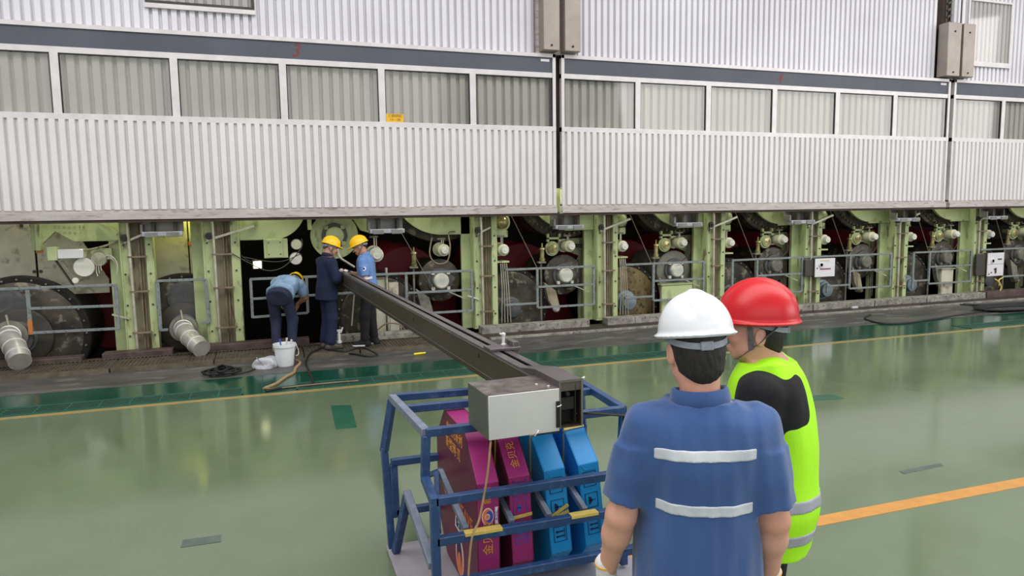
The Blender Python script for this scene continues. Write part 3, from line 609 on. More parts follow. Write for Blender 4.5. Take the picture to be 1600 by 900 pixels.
for x, z, r, mt, lab in ((-2.46, 1.32, .15, 'whitep', 'large white round cap over the left guard rail'), (-2.27, 1.43, .11, 'plate', 'tan round cap right of the white one over the left guard rail'),
                         (.44, 1.56, .085, 'cream', 'upper small round cap left of the navy worker, with a dark mark'), (.42, 1.34, .10, 'whitep', 'lower white round cap left of the navy worker')):
    t = thing('round_cap', lab, 'cap', (x, 11.5, z)); MB().rev((x, 11.9, z), (x, 10, z), [(0, r*.6), (.3, r*.6), (.31, r*.95), (.36, r), (.40, r*.97), (.405, r*.8)], 28).build('drum', m['cast'], t)
    MB().rev((x, 11.51, z), (x, 10, z), [(0, r*.9), (.02, r*.88), (.025, .01)], 28).build('face', m[mt], t)
t = thing('coiled_wire', 'loops of thin pale wire beside the first green column', 'wire', (-2.1, 11.45, 1.4))
q = MB()
for j in range(3): q.tube([(-2.17+(.13-.012*j)*math.cos(a)+.02*j, 11.44-.01*j, 1.27+.02*j+(.19-.01*j)*math.sin(a)) for a in [i*.3-.6+.2*j for i in range(15-j)]], .006, 6)
q.each('wire_loop', m['pipe'], t)
rail('grey guard rail in front of the large left drum, one post end rusty orange', [((-4.6, 1.07), (-2.05, 1.06)), ((-3.14, 1.06), (-3.14, .45)), ((-2.06, 1.06), (-2.06, .42)), ((-3.14, .78), (-2.06, .76)), ((-3.14, .44), (-2.06, .43))], w=.05, orange=((-3.14, 11.375, .62), (-3.14, 11.375, .42)))
rail('short inverted U guard rail between the two green column pairs', [((-1.53, 1.09), (-.88, 1.09)), ((-1.52, 1.09), (-1.52, .36)), ((-.88, 1.09), (-.86, .44)), ((-1.52, .37), (-1.42, .37)), ((-.97, .44), (-.86, .44))], w=.05)
rail('grey guard rail behind the bending worker', [((-.26, 1.06), (.9, 1.06)), ((-.25, 1.06), (-.25, .47)), ((.56, 1.06), (.56, .5)), ((-.25, .48), (.56, .5)), ((-.25, .76), (1.4, .78))])
fixture(-1.66, -1.12, 1.95, 'grey box fixture hanging under the left door over the first column pair')
t = thing('green_guard_plate', 'pale green half-round guard plate above the work lamp', 'plate', (0, 11.6, 1.9))
poly = [(-.38, 1.64), (.1, 1.64)]+[(.1+math.sin(math.radians(a))*.5, 2.14-math.cos(math.radians(a))*.5) for a in range(8, 91, 8)]+[(.6, 2.5), (-.38, 2.5)]
MB().prism(poly, 'y', 11.56, 11.62).build('plate', m['green'], t, bevel=.006)
MB().bar((-.36, 11.5, 1.74), (-.12, 11.5, 2.0), .035).build('brace', m['greend'], t)
t = thing('green_motor_box', 'pale green box bolted under the half-round guard plate', 'box', (.13, 11.55, 1.5))
MB().box(-.04, .31, 11.48, 11.62, 1.36, 1.655).build('box_body', m['green'], t, bevel=.006)
MB().box(.005, .235, 11.465, 11.48, 1.37, 1.64).build('cover_plate', m['green'], t, bevel=.004)
q = MB()
for xx in (.03, .2):
    for z in (1.42, 1.6): q.cyl((xx, 11.465, z), (xx, 11.455, z), .01, seg=8)
q.each('screw', m['ctlside'], t)
t = thing('work_lamp', 'glowing work lamp in the dark bay above the bending worker', 'lamp', (-.14, 11.5, 1.27))
MB().box(-.20, -.085, 11.42, 11.44, 1.215, 1.325).build('lit_glass', m['lamp'], t, bevel=.01)
MB().box(-.22, -.065, 11.44, 11.50, 1.20, 1.34).build('lamp_housing', m['ctlside'], t, bevel=.01)
MB().tube(spline([(-.14, 11.5, 1.27), (-.3, 11.5, 1.35), (-.42, 11.45, 1.46), (-.6, 11.42, 1.46)], 5), .01, 6).build('cable', m['black'], t)
tag(MB().tube(spline([(-.5, 11.4, 1.46), (-.25, 11.38, 1.3), (0, 11.37, 1.18), (.25, 11.38, 1.24), (.5, 11.4, 1.5), (.52, 11.42, 1.65)], 6), .008, 6).build('hanging_cable', m['ctlside']), 'thin cable sagging below the work lamp', 'cable')
tag(MB().tube(spline([(-.35, 11.4, 1.4), (0, 11.38, 1.32), (.25, 11.38, 1.32), (.5, 11.42, 1.42)], 6), .007, 6).build('hanging_cable', m['ctlside']), 'thin cable sagging behind the work lamp', 'cable')
t = thing('flanged_hub', 'large pale green flanged hub between the heads of the two standing workers', 'hub', (1.03, 11.6, 1.68))
MB().rev((1.03, 11.7, 1.68), (1.03, 10, 1.68), [(0, .36), (.04, .37), (.07, .37), (.075, .2)], 44).build('flange', m['greend'], t)
MB().rev((1.03, 11.64, 1.68), (1.03, 10, 1.68), [(0, .20), (.04, .20), (.05, .17)], 32).build('ring', m['hub'], t)
MB().rev((1.03, 11.62, 1.68), (1.03, 10, 1.68), [(0, .145), (.07, .14), (.08, .12), (.082, .01)], 32).build('cap', m['greend'], t)
q = MB()
for a in range(4): q.box(1.03+math.cos(a*1.571+.8)*.18-.03, 1.03+math.cos(a*1.571+.8)*.18+.03, 11.56, 11.6, 1.68+math.sin(a*1.571+.8)*.18-.03, 1.68+math.sin(a*1.571+.8)*.18+.03)
q.each('lug', m['greend'], t, bevel=.004)
MB().tube(spline([(1.06, 11.5, 1.5), (1.08, 11.45, 1.35), (1.2, 11.42, 1.25), (1.3, 11.4, 1.18)], 5), .018, 8).build('drain_pipe', m['pipe'], t)
tag(MB().box(.75, 1.42, 11.5, 11.58, 1.93, 1.98).box(.62, .68, 11.5, 11.58, 1.78, 2.2).build('green_girder', m['green'], bevel=.004), 'narrow green girder above the pale flanged hub', 'girder')
tw = joint(1.66, 1.36, 'white steam joint right behind the head of the worker in light blue', s=1.15, lit='whitep', up=.30)
MB().cyl((1.66, 11.78, 1.28), (1.66, 11.78, -1.1), .03).build('support_pipe', m['cast'], tw)
jb = MB().prism([(1.55, 2.2), (1.30, 2.0), (1.45, 1.75), (1.6, 1.7), (1.7, 2.2)], 'y', 11.7, 11.8).build('green_guard_corner', m['green'], bevel=.005); tag(jb, 'small pale green plate corner left of the fixture over the two workers', 'plate')
t = thing('upper_drum', 'dark upper drum with a green guard plate above the guard rail near the beam', 'roller drum', (2.78, 11.8, 2.4))
MB().rev((2.78, 11.75, 2.5), (2.78, 16, 2.5), [(0, .93), (.02, .97), (.08, .97), (1.1, .93)], 64).build('shell', m['head'], t)
poly = [(2.78+math.cos(math.radians(a))*.85, 2.5+math.sin(math.radians(a))*.85) for a in range(192, 271, 6)]+[(3.26, 1.65), (3.26, 2.7), (1.95, 2.7)]
MB().prism(poly, 'y', 11.60, 11.66).build('guard_plate', m['green'], t, bevel=.006)
tag(MB().tube(spline([(2.55, 11.38, 1.62), (2.5, 11.34, 1.35), (2.6, 11.33, 1.2), (2.78, 11.33, 1.22), (2.84, 11.33, 1.45), (2.85, 11.45, 1.68), (2.98, 11.55, 1.7)], 6), .012, 8).build('looped_copper_hose', m['rust']), 'looped tan hose around the steam joint near the beam', 'hose')
tag(MB().cyl((2.06, 11.4, 1.7), (2.62, 11.5, .7), .006, seg=6).build('diagonal_wire', m['cast']), 'thin diagonal wire from the fixture over the two workers', 'wire')
# pedestal with pipes between the two workers
t = thing('pipe_pedestal', 'rust-stained pedestal with vertical pipes below the far end of the beam', 'pedestal', (1.75, 11.5, .1))
MB().box(1.62, 1.78, 11.45, 11.6, .05, .95).box(1.84, 2.0, 11.48, 11.6, .05, .9).build('post', m['plate'], t, bevel=.01)
MB().cyl((1.81, 11.42, .1), (1.80, 11.42, 1.15), .02).cyl((2.02, 11.42, .1), (1.9, 11.42, .8), .012).build('steam_pipe', m['pipe'], t)
MB().box(1.48, 1.56, 11.4, 11.5, .3, .95).build('grey_post', m['rail'], t, bevel=.006)
MB().bar((1.30, 11.4, .95), (1.22, 11.4, .25), .02).bar((1.45, 11.4, .4), (1.46, 11.4, .04), .04, .03).build('strut', m['pipe'], t)
MB().tube(spline([(1.6, 11.3, .16), (1.75, 11.25, .27), (1.95, 11.25, .25), (2.05, 11.3, .15)], 6), .012, 8).build('bent_hose', m['rust'], t)
# red control boxes
def control(x0, x1, z0, z1, label, side, det):
    t = thing('control_box', label, 'control box', ((x0+x1)/2, 11.28, z0), rz=0)
    MB().box(x0, x1, 11.28, 11.36, z0, z1).build('box_body', m['ctlside'], t, bevel=.008)
    MB().box(x0-side, x0, 11.30, 11.36, z0+.02, z1-.02).build('side_box', m['ctlside'], t, bevel=.008)
    MB().box(x0+.01, x1, 11.265, 11.28, z0, z1).build('front_panel', m['ctl'], t, bevel=.004)
    w = x1-x0; h = z1-z0; gx, gz = x0+w*.3, z0+h*.66
    MB().rev((gx, 11.265, gz), (gx, 10, gz), [(0, w*.10), (.02, w*.10), (.021, w*.08)], 20).build('gauge', m['steel'], t)
    MB().rev((gx, 11.246, gz), (gx, 10, gz), [(0, w*.075), (.002, w*.07)], 20).build('gauge_face', m['whitep'], t)
    if det == 0:
        MB().box(x0+w*.26, x0+w*.78, 11.258, 11.266, z0+h*.40, z0+h*.46).build('red_strip', m['redp'], t); MB().box(x0+w*.26, x0+w*.7, 11.26, 11.266, z0+h*.86, z0+h*.90).build('yellow_strip', m['strap'], t)
        MB().cyl((x0+w*.12, 11.255, z0+h*.48), (x0+w*.12, 11.27, z0+h*.48), .012).build('keyhole', m['ctlside'], t)
    else:
        MB().box(x0+w*.62, x0+w*.85, 11.255, 11.266, z0+h*.70, z0+h*.75).build('switch', m['ctlside'], t)
        MB().box(x0+.01, x1, 11.26, 11.266, z0+h*.515, z0+h*.525).build('seam', m['cast'], t)
        MB().bar((x0+w*.5, 11.25, z0+h*.32), (x0+w*.5, 11.25, z0+h*.12), .02).bar((x0+w*.42, 11.25, z0+h*.30), (x0+w*.52, 11.25, z0+h*.34), .02).build('lever', m['ctlside'], t)
        MB().cyl((x0+w*.12, 11.25, z0+h*.1), (x0+w*.12, 11.27, z0+h*.1), .012).cyl((x0+w*.26, 11.25, z0+h*.16), (x0+w*.26, 11.27, z0+h*.16), .012).build('knob', m['ctlside'], t)
    return t
control(10.20, 10.70, .645, 1.01, 'small white control panel with gauge and red strip, right of the red hard hat', .2, 0)
control(14.88, 15.38, .46, .97, 'large white control panel with a gauge and a lever near the right edge', .28, 1)
t = thing('yellow_cable', 'yellow cable dangling below the large white control panel', 'cable', (15.2, 11.25, .4))
MB().tube(spline([(15.35, 11.24, .42), (15.2, 11.22, .36), (15.26, 11.2, .2), (15.15, 11.22, .0)], 6), .014, 8).build('cable', m['strap'], t); MB().tube(spline([(15.1, 11.24, .40), (15.2, 11.22, .33), (15.22, 11.22, .25)], 6), .014, 8).build('branch', m['strap'], t)
t = thing('wall_terminal_box', 'pale green terminal box on the last column at the right edge', 'box', (16.9, 11.38, 1.3)); MB().box(16.78, 17.05, 11.33, 11.41, 1.26, 1.5).build('box_body', m['green'], t, bevel=.01); MB().box(16.5, 16.78, 11.36, 11.41, 1.26, 1.48).build('side_box', m['ctlside'], t)
# lamps of the hood interior, above the opening, plus added unseen fill lights
for k in range(-3, 8):
    X = 3.26+P_*k+1.2
    l = bpy.data.lights.new('hood_lamp', 'POINT'); l.energy = 15; l.color = (1, .98, .76); l.shadow_soft_size = .08
    o = bpy.data.objects.new('hood_lamp', l); C.objects.link(o); o.location = (X, 11.33, 2.5)
for X in (-3.2, -1.0, 1.6, 3.9, 6.2, 8.4, 10.7, 13.0, 15.2):
    l = bpy.data.lights.new('inner_fill_light', 'POINT'); l.energy = 9 if X > -1.1 else 16; l.color = (1, .97, .8); l.shadow_soft_size = .1  # unseen fill lights, added to brighten the felt rolls and left plates
    o = bpy.data.objects.new('inner_fill_light', l); C.objects.link(o); o.location = (X, 11.72 if X < -1.1 else 12.7, 3.0 if X > -1.1 else 2.6)
for X, e in ((-.95, 9), (-1.35, 3)):
    l = bpy.data.lights.new('yellow_hood_lamp', 'POINT'); l.energy = e; l.color = (1, .98, .2); l.shadow_soft_size = .05
    o = bpy.data.objects.new('yellow_hood_lamp', l); C.objects.link(o); o.location = (X, 11.8, 2.12)
# ------------------------------------------------------------------ long beam
def loc(o): o.matrix_parent_inverse = Matrix.Identity(4); return o
bn, bf = Vector((1.372, 3.12, .985)), Vector((1.075, 10.45, .955)); bd_ = bf-bn; BL = bd_.length
t = thing('long_steel_beam', 'long dark slotted steel beam reaching from the blue cart to the two standing workers', 'beam', bn, -math.atan2(bd_.x, bd_.y))
w, h = .062, .192
q = MB().box(-w, -w+.006, .0, BL, 0, h).box(w-.006, w, 0, BL, 0, h).box(-w, w, 0, BL, 0, .006).box(-w, w, .9, BL, .02, .03)
q.box(-w+.006, w-.006, .32, BL, .06, .07)
loc(q.build('channel_body', m['beam'], t, smooth=False))
q = MB().box(-w-.004, -.012, .02, BL, h, h+.008).box(.018, w+.004, .02, BL, h, h+.008).box(-w-.004, w+.004, BL-.25, BL, h+.002, h+.010)
loc(q.build('top_flange', m['beamtop'], t, smooth=False))
loc(MB().prism([(0, h-.01), (.62, h-.01), (.30, .236), (0, .236)], 'x', -w-.003, w+.003).build('raised_end_cap', m['beamtop'], t, bevel=.002))
q = MB().box(-w-.003, -w, 0, BL, .030, .034).box(-w-.004, -w, .0, BL, h-.012, h); loc(q.build('side_seam', m['alulight'], t, smooth=False))
q = MB()
for yy, zz in ((1.22, .13), (3.0, .12), (5.0, .12)): q.cyl((-w-.003, yy, zz), (-w+.002, yy, zz), .014, seg=12)
loc(q.build('round_hole', m['black'], t))
q = MB().box(-w-.01, w+.07, .97, 1.10, h+.008, h+.028).box(w+.02, w+.06, .98, 1.09, .13, h+.06)
loc(q.build('clamp_bracket', m['beamtop'], t, bevel=.004))
loc(MB().rev((.045, 1.05, h+.03), (.045, 1.05, 5), [(0, .016), (.01, .016), (.012, .010), (.06, .010), (.062, .015), (.075, .015), (.08, .005)], 14).cyl((.045, 1.05, h+.095), (.015, 1.02, h+.11), .006).build('clamp_screw', m['steel'], t))
# open end: inner plates coloured black for the shade inside the beam
q = MB().box(-w+.006, w-.006, .05, .055, .01, .225); loc(q.build('inner_plate', m['black'], t, smooth=False))
q = MB().box(-w+.01, .02, .005, .05, .09, .15).box(.022, .026, 0, .05, .02, .21).cyl((-.02, -.01, .17), (-.02, .05, .17), .01); loc(q.build('inner_bracket', m['black'], t))
q = MB().box(-w-.002, w+.002, -.003, .0, .228, .240).box(w-.008, w+.002, -.004, .0, 0, .236).box(-w-.002, -w+.006, -.004, 0, 0, .236)
loc(q.build('bright_edge', m['alulight'], t, smooth=False))
loc(MB().cyl((w, .04, .215), (w+.03, .03, .235), .006).cyl((w, .08, .18), (w+.02, .08, .18), .008).build('cotter_pin', m['steel'], t))
# steel side box at the beam's near end
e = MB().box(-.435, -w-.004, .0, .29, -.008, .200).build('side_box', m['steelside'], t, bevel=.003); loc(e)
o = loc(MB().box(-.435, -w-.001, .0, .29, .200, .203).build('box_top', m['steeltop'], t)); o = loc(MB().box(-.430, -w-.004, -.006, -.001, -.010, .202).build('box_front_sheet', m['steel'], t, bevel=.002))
q = MB().box(-w-.022, -w-.003, -.012, -.006, .01, .14).box(-.2, -w, -.01, -.004, -.016, -.010); loc(q.build('dark_slot', m['black'], t, smooth=False))
q = MB().cyl((-.14, .10, .203), (-.14, .10, .209), .007).cyl((-.10, .045, .203), (-.10, .045, .209), .007); loc(q.build('box_screw', m['steel'], t))
loc(MB().tube(spline([(-w-.02, -.015, .115), (-w-.005, -.02, .12), (-w-.0, -.02, .125)], 4), .003, 6).tube(spline([(-.20, -.012, -.015), (-.19, -.02, .0), (-.18, -.012, .01)], 4), .003, 6).build('wire_tie', m['steel'], t))
# thin rod drawn from the beam end to the hand of the man in the vest
tag(MB().tube([(1.36, 3.19, 1.03), (1.46, 3.16, 1.035), (1.60, 2.88, 1.08), (1.70, 2.60, 1.12)], .006, 8).build('thin_dark_rod', m['ctlside']), 'thin dark rod running from the beam end towards the man in the vest', 'rod')
# ------------------------------------------------------------------ blue cart
t = thing('blue_cart', 'blue welded tube cart carrying four upright cartons, under the near end of the beam', 'cart', (1.25, 3.7, 0))
W_ = .042
FL, FR, RL, RR = V3((.71, 3.42, .945)), V3((1.82, 3.42, .945)), V3((.66, 4.12, .955)), V3((1.88, 4.12, .93))
def part(name, segs, mt='cart', w=W_):
    for a, b in segs: MB().bar(a, b, w, w).build(name, m[mt], t, bevel=.004)
part('top_rail', [(FL, FR), (RL, RR), ((.70, 3.90, .94), (1.86, 3.90, .93)), (FR, RR)])
part('top_rail', [(FL, RL)], 'cartgrey')
ym = 3.20
part('front_post', [((.71, 3.42, .93), (.70, 3.42, .71)), ((.70, 3.43, .71), (.695, ym, .68)), ((.695, ym, .70), (.70, ym, .03)), ((1.82, 3.42, .93), (1.81, 3.42, .71)), ((1.81, 3.43, .71), (1.80, ym, .68)), ((1.80, ym, .70), (1.80, ym, .03)), ((1.82, 3.42, .93), (1.82, 3.42, .05))])
part('front_rail', [((.70, ym, .675), (1.80, ym, .675)), ((.70, ym, .475), (1.80, ym, .475)), ((.70, ym, .25), (1.80, ym, .25))])
part('rear_post', [((.66, 4.12, .945), (.61, 4.17, .62)), ((.61, 4.17, .64), (.63, 4.12, .03)), ((.655, 4.12, .55), (.66, 4.12, .22)), ((1.88, 4.12, .92), (1.92, 4.17, .62)), ((1.92, 4.17, .64), (1.90, 4.12, .03))])
part('rear_rail', [((.64, 4.12, .56), (1.88, 4.12, .56)), ((.66, 4.12, .25), (1.88, 4.12, .25))])
part('a_frame', [((.69, 3.88, .44), (.64, 4.05, .03)), ((.70, 3.22, .22), (.70, 3.42, .04))]); part('a_frame', [((.69, 3.90, .45), (.71, 3.34, .28))], 'cartgrey')
for X in (.86, 1.10, 1.30, 1.50): part('divider', [((X-.035, 3.62, .66), (X, 3.24, .49))], 'cartgrey', .03); part('divider', [((X-.035, 3.62, .66), (X-.03, 4.1, .45))], 'cart', .03)
part('divider', [((.72, 3.24, .5), (.80, 3.60, .66))], 'cart', .03)
MB().box(.60, 1.92, 3.18, 4.16, .006, .03).build('base_plate', m['cartplate'], t, bevel=.004)
for xa, xb in ((.84, 1.03), (1.40, 1.55)): MB().box(xa, xb, ym-.0225, ym+.0225, .482, .4985).build('yellow_tape', m['strap'], t, bevel=.001)
# ------------------------------------------------------------------ cartons
HY, HZ, CH, TH = .43, .435, .205, .118
def carton(name, x, y, lean, cm, label, kind, yaw=0):
    t = thing(name, label, 'carton', (x, y, .035), group='octagonal cartons on the cart')
    t.matrix_basis = Matrix.Translation((x, y, .035)) @ Matrix.Rotation(-lean, 4, 'Y') @ Matrix.Rotation(yaw, 4, 'Z')
    oc = [(-HY+CH, 0), (HY-CH, 0), (HY, CH), (HY, 2*HZ-CH), (HY-CH, 2*HZ), (-HY+CH, 2*HZ), (-HY, 2*HZ-CH), (-HY, CH)]
    loc(MB().prism(oc, 'x', 0.002, TH-.002).build('board_rim', m[cm], t, bevel=.004))
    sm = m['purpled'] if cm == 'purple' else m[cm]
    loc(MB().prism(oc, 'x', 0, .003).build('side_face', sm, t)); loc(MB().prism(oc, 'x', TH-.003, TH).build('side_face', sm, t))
    F = -HY-.0015
    def RIM(z, up=True, x_=TH/2): return frame((x_, F, z), (0, 0, 1), (-1, 0, 0))
    sl = V3((0, CH, CH)).normalized()
    def SL(f): return frame((TH/2, -HY+CH*f-.0012, 2*HZ-CH+CH*f+.0012), sl, (-1, 0, 0))
    # closing flap crease
    q = MB().tube([(.015, F, 2*HZ-CH), (.035, F-.001, 2*HZ-CH-.03), (.085, F-.001, 2*HZ-CH-.03), (.105, F, 2*HZ-CH)], .0012, 5); q.tube([(.012, F, CH), (.035, F+.005, CH-.012), (.085, F+.005, CH-.012), (.105, F, CH)], .0012, 5)
    loc(q.build('flap_crease', sm, t))
    def symbol(z, k, mt):
        q = MB(); a, b = .022, TH-.022; z0, z1 = z-.042, z+.042; e = .003
        q.box(a, b, F-.001, F, z0, z0+e).box(a, b, F-.001, F, z1-e, z1).box(a, a+e, F-.001, F, z0, z1).box(b-e, b, F-.001, F, z0, z1)
        if k == 'glass':
            q.prism([(a+.010, z-.016), (a+.026, z-.016), (a+.036, z-.008), (a+.036, z+.008), (a+.026, z+.016), (a+.010, z+.016)], 'y', F-.001, F)
            q.box(a+.036, b-.012, F-.001, F, z-.002, z+.002).box(b-.014, b-.010, F-.001, F, z-.013, z+.013)
        elif k == 'arrows':
            for dz in (-.013, .013): q.box(a+.02, b-.016, F-.001, F, z+dz-.004, z+dz+.004).prism([(a+.022, z+dz-.009), (a+.010, z+dz), (a+.022, z+dz+.009)], 'y', F-.001, F)
            q.box(b-.013, b-.010, F-.001, F, z-.028, z+.028)
        else: q.prism([(a+.02+.02*math.sin(math.radians(an)), z+.022*math.cos(math.radians(an))) for an in range(0, 181, 20)], 'y', F-.001, F).box(a+.02, b-.014, F-.001, F, z-.002, z+.002)
        loc(q.build('handling_symbol', m[mt], t, smooth=False))
    def strap(z, dz, back=.25, rise=.16):
        q = MB().bar((0, F-.002, z), (TH, F-.002, z+dz), .003, .017, up=(0, 0, 1)); q.bar((-.002, -HY, z), (-.002, -HY+back, z+rise), .003, .017)
        loc(q.build('yellow_strap', m['strap'], t, smooth=False))
    def topstrap(f, back=.1):
        y0 = -HY+CH*f; z0 = 2*HZ-CH+CH*f
        q = MB().bar((0, y0-.003, z0+.003), (TH, y0-.003, z0+.003), .014, .004, up=(0, -1, 1)); q.bar((-.002, y0, z0), (-.002, y0+back*.5, z0-back*2), .004, .012)
        loc(q.build('yellow_strap', m['strap'], t, smooth=False))
    if kind == 1:
        loc(text('rim_lettering', '金贝克', .058, m['goldp'], RIM(.375), t)); loc(text('rim_lettering', '新利', .045, m['goldp'], RIM(.60), t))
        ring = MB(); cx, cz = .060, .49
        def disc(c, r, r2=None, y=F-.0005, n=28): return [(c[0]+r*math.cos(2*math.pi*i/n), c[1]+(r2 or r)*math.sin(2*math.pi*i/n)) for i in range(n)]
        loc(MB().prism(disc((cx-.004, cz), .031, .045), 'y', F-.0008, F).build('logo_back', m['whitepr'], t, smooth=False))
        loc(MB().prism(disc((cx-.004, cz), .027, .040), 'y', F-.0014, F).build('logo_petals', m['orangep'], t, smooth=False))
        loc(MB().prism(disc((cx+.004, cz), .020, .030), 'y', F-.0020, F).build('logo_blue', m['bluep'], t, smooth=False))
        loc(MB().prism(disc((cx-.006, cz), .013, .016), 'y', F-.0026, F).build('logo_ring', m['whitepr'], t, smooth=False))
        loc(MB().prism(disc((cx-.006, cz), .010, .012), 'y', F-.0032, F).build('logo_dot', m['orangep'], t, smooth=False))
        loc(MB().prism([(.094, cz-.045), (.112, cz-.045), (.108, cz-.03), (.108, cz+.03), (.112, cz+.045), (.094, cz+.045)], 'y', F-.001, F).build('ribbon', m['whitepr'], t, smooth=False))
        loc(text('ribbon_lettering', '新世纪', .016, m['bluep'], RIM(cz, x_=.102) @ Matrix.Translation((0, 0, .001)), t))
        S = lambda y, z, xd=(0, -1, 0), yd=(0, 0, 1): frame((-.001, y, z), xd, yd)
        loc(text('side_lettering', '金贝克新利', .07, m['goldp'], S(.0, .79), t)); loc(text('side_lettering', '新型网·贝', .075, m['goldp'], S(.03, .70), t))
        loc(text('side_lettering', 'ORIENWEAVE', .11, m['orangep'], S(-.04, .40), t, sx=.9))
        def sdisc(c, r, r2): return [(c[0]+r*math.cos(2*math.pi*i/28), c[1]+r2*math.sin(2*math.pi*i/28)) for i in range(28)]
        for nm, c, r, r2, mt, e in (('side_logo_back', (-.07, .12), .085, .11, 'whitepr', .001), ('side_logo_petals', (-.07, .11), .075, .095, 'orangep', .0016), ('side_logo_navy', (-.07, .14), .05, .08, 'navyp', .0022), ('side_logo_core', (-.07, .095), .03, .05, 'orangep', .0028)):
            loc(MB().prism(sdisc(c, r, r2), 'x', -e, 0).build(nm, m[mt], t, smooth=False))
        loc(MB().prism([(-.16, .26), (.02, .26), (.0, .33), (-.14, .33)], 'x', -.001, 0).build('side_tab', m['whitepr'], t, smooth=False))
        loc(text('side_lettering', '新利', .06, m['navyp'], S(-.07, .295) @ Matrix.Translation((0, 0, .001)), t))
    elif kind == 2:
        symbol(.60, 'glass', 'bluep'); symbol(.50, 'umb', 'bluep'); symbol(.35, 'arrows', 'bluep'); strap(.452, .006); topstrap(.85)
        loc(text('rim_lettering', '金贝克', .05, m['goldp'], SL(.42), t))
    else:
        symbol(.58, 'glass', 'navyp'); symbol(.46, 'umb', 'navyp'); symbol(.31, 'arrows', 'navyp')
        if kind == 3: strap(.405, .02, rise=.12); strap(.41, .05)
        topstrap(.75, .14)
    return t
carton('octagonal_carton', .925, 3.70, .0, 'purple', 'leftmost magenta octagonal carton with gold lettering, round logo and dark maroon side', 1)
carton('octagonal_carton', 1.125, 3.72, .04, 'purple', 'second magenta octagonal carton, with glass symbol and yellow strap', 2)
carton('octagonal_carton', 1.36, 3.74, .09, 'blue', 'bright blue octagonal carton next to the magenta ones, with two yellow straps', 3)
carton('octagonal_carton', 1.57, 3.76, .10, 'blue', 'rightmost blue octagonal carton, partly behind the arm of the man in the blue polo', 4)
tag(MB().tube(spline([(.955, 3.11, .97), (.945, 3.13, .82), (.925, 3.15, .67), (.90, 3.155, .56), (.87, 3.155, .50), (.855, 3.16, .40), (.845, 3.16, .25), (.86, 3.15, .08)], 6), .010, 10, flat=.45).build('jute_tape', m['rope']), 'brown twisted paper tape hanging from the steel box over the cart rails', 'tape')
# ------------------------------------------------------------------ things on the floor
b0 = fl(446, 571, .004)
t = thing('white_bucket', 'white plastic bucket with brushes on the dark concrete', 'bucket', b0)
loc(MB().rev((0, 0, 0), (0, 0, 1), [(0, .105), (.01, .11), (.26, .138), (.262, .15), (.30, .152), (.302, .138), (.27, .134), (.02, .10), (.018, .01)], 36).build('bucket_shell', m['plastic'], t))
q = MB().tube(spline([(.152, 0, .27), (.175, -.03, .2), (.17, -.06, .15), (.14, -.09, .14)], 5), .004, 6).rev((.15, 0, .27), (.16, 0, .27), [(0, .014), (.008, .014)], 12); loc(q.build('wire_handle', m['steel'], t))
for x, y, hh, mt, nm, lab in ((-.05, .02, .36, 'bluep', 'brush', 'blue-handled brush standing in the white bucket'), (.03, .03, .37, 'steel', 'scraper', 'shiny scraper standing in the white bucket'), (.08, -.02, .35, 'whitep', 'brush', 'pale-handled brush standing in the white bucket')):
    tag(MB().tube([b0+V3((x*.5, y*.5, .03)), b0+V3((x, y, hh-.05)), b0+V3((x*1.2, y*1.2, hh))], .012, 8, rr=[.008, .010, .016]).build(nm, m[mt]), lab, 'tool')
def blob(n, r, sq, seed, mt, name, label, cat, loc_, spike=.3):
    import bmesh
    rnd = random.Random(seed); bm = bmesh.new(); bmesh.ops.create_icosphere(bm, subdivisions=4, radius=1)
    dirs = [(Vector((rnd.uniform(-1, 1), rnd.uniform(-1, 1), rnd.uniform(-1, 1))).normalized(), rnd.uniform(-1, 1)) for _ in range(n)]
    for v in bm.verts:
        s_ = 1+spike*sum(a*max(0, v.co.normalized().dot(d))**8 for d, a in dirs)*.5
        v.co = Vector((v.co.x*s_*r[0], v.co.y*s_*r[1], max(0, v.co.z*s_*r[2]+r[2]*sq)))
    me = bpy.data.meshes.new(name); bm.to_mesh(me); bm.free(); me.materials.append(m[mt])
    o = bpy.data.objects.new(name, me); C.objects.link(o); o.location = loc_; tag(o, label, cat); return o
blob(22, (.17, .09, .10), .5, 3, 'bag', 'plastic_bag', 'crumpled clear plastic bag left of the white bucket', 'bag', fl(415, 575, .005), .9)
tag(MB().tube([fl(413, 573, .02), fl(401, 559, .26)], .006, 6).build('thin_stick', m['bag']), 'thin pale stick poking out of the plastic bag', 'stick')
q = MB(); c0 = fl(347, 583, .02); rnd = random.Random(4)
for k in range(6):
    q.tube([c0+V3((math.cos(a)*(.14+.02*rnd.random())*(1+.6*math.sin(k)), math.sin(a)*(.14+.1*rnd.random()), .006+.012*k)) for a in [i*.5 for i in range(13)]], .012, 7)
tag(q.build('tangled_black_hose', m['black']), 'tangled black hose lying on the concrete left of the plastic bag', 'hose')
def hose(pts, r, mt, label, z=.015, name='hose'): return tag(MB().tube(spline([fl(x, y, z if len(p) == 0 else p[0]) for x, y, *p in pts], 8), r, 8).build(name, m[mt]), label, 'hose')
hose([(500, 545, .07), (486, 552, .07), (478, 566), (482, 578), (488, 592), (487, 599), (470, 602), (440, 606), (415, 611)], .014, 'black', 'black hose running from the navy worker across the green lane')
hose([(463, 563), (469, 567), (462, 575), (459, 582), (448, 588), (438, 595), (430, 600), (412, 607)], .018, 'rope', 'brown hose bent on the floor beside the white bucket')
hose([(412, 607), (430, 607), (460, 604), (520, 598), (560, 595)], .010, 'rust', 'thin brown hose lying along the slotted drain')
hose([(362, 586), (390, 580), (405, 572)], .008, 'black', 'thin black cable between the tangled hose and the plastic bag')
hose([(515, 546, .08), (540, 549, .08), (560, 543, .08), (575, 546, .08), (590, 555), (575, 557), (550, 553), (520, 551), (500, 551)], .014, 'black', 'black hose looped on the grating between the two standing workers')
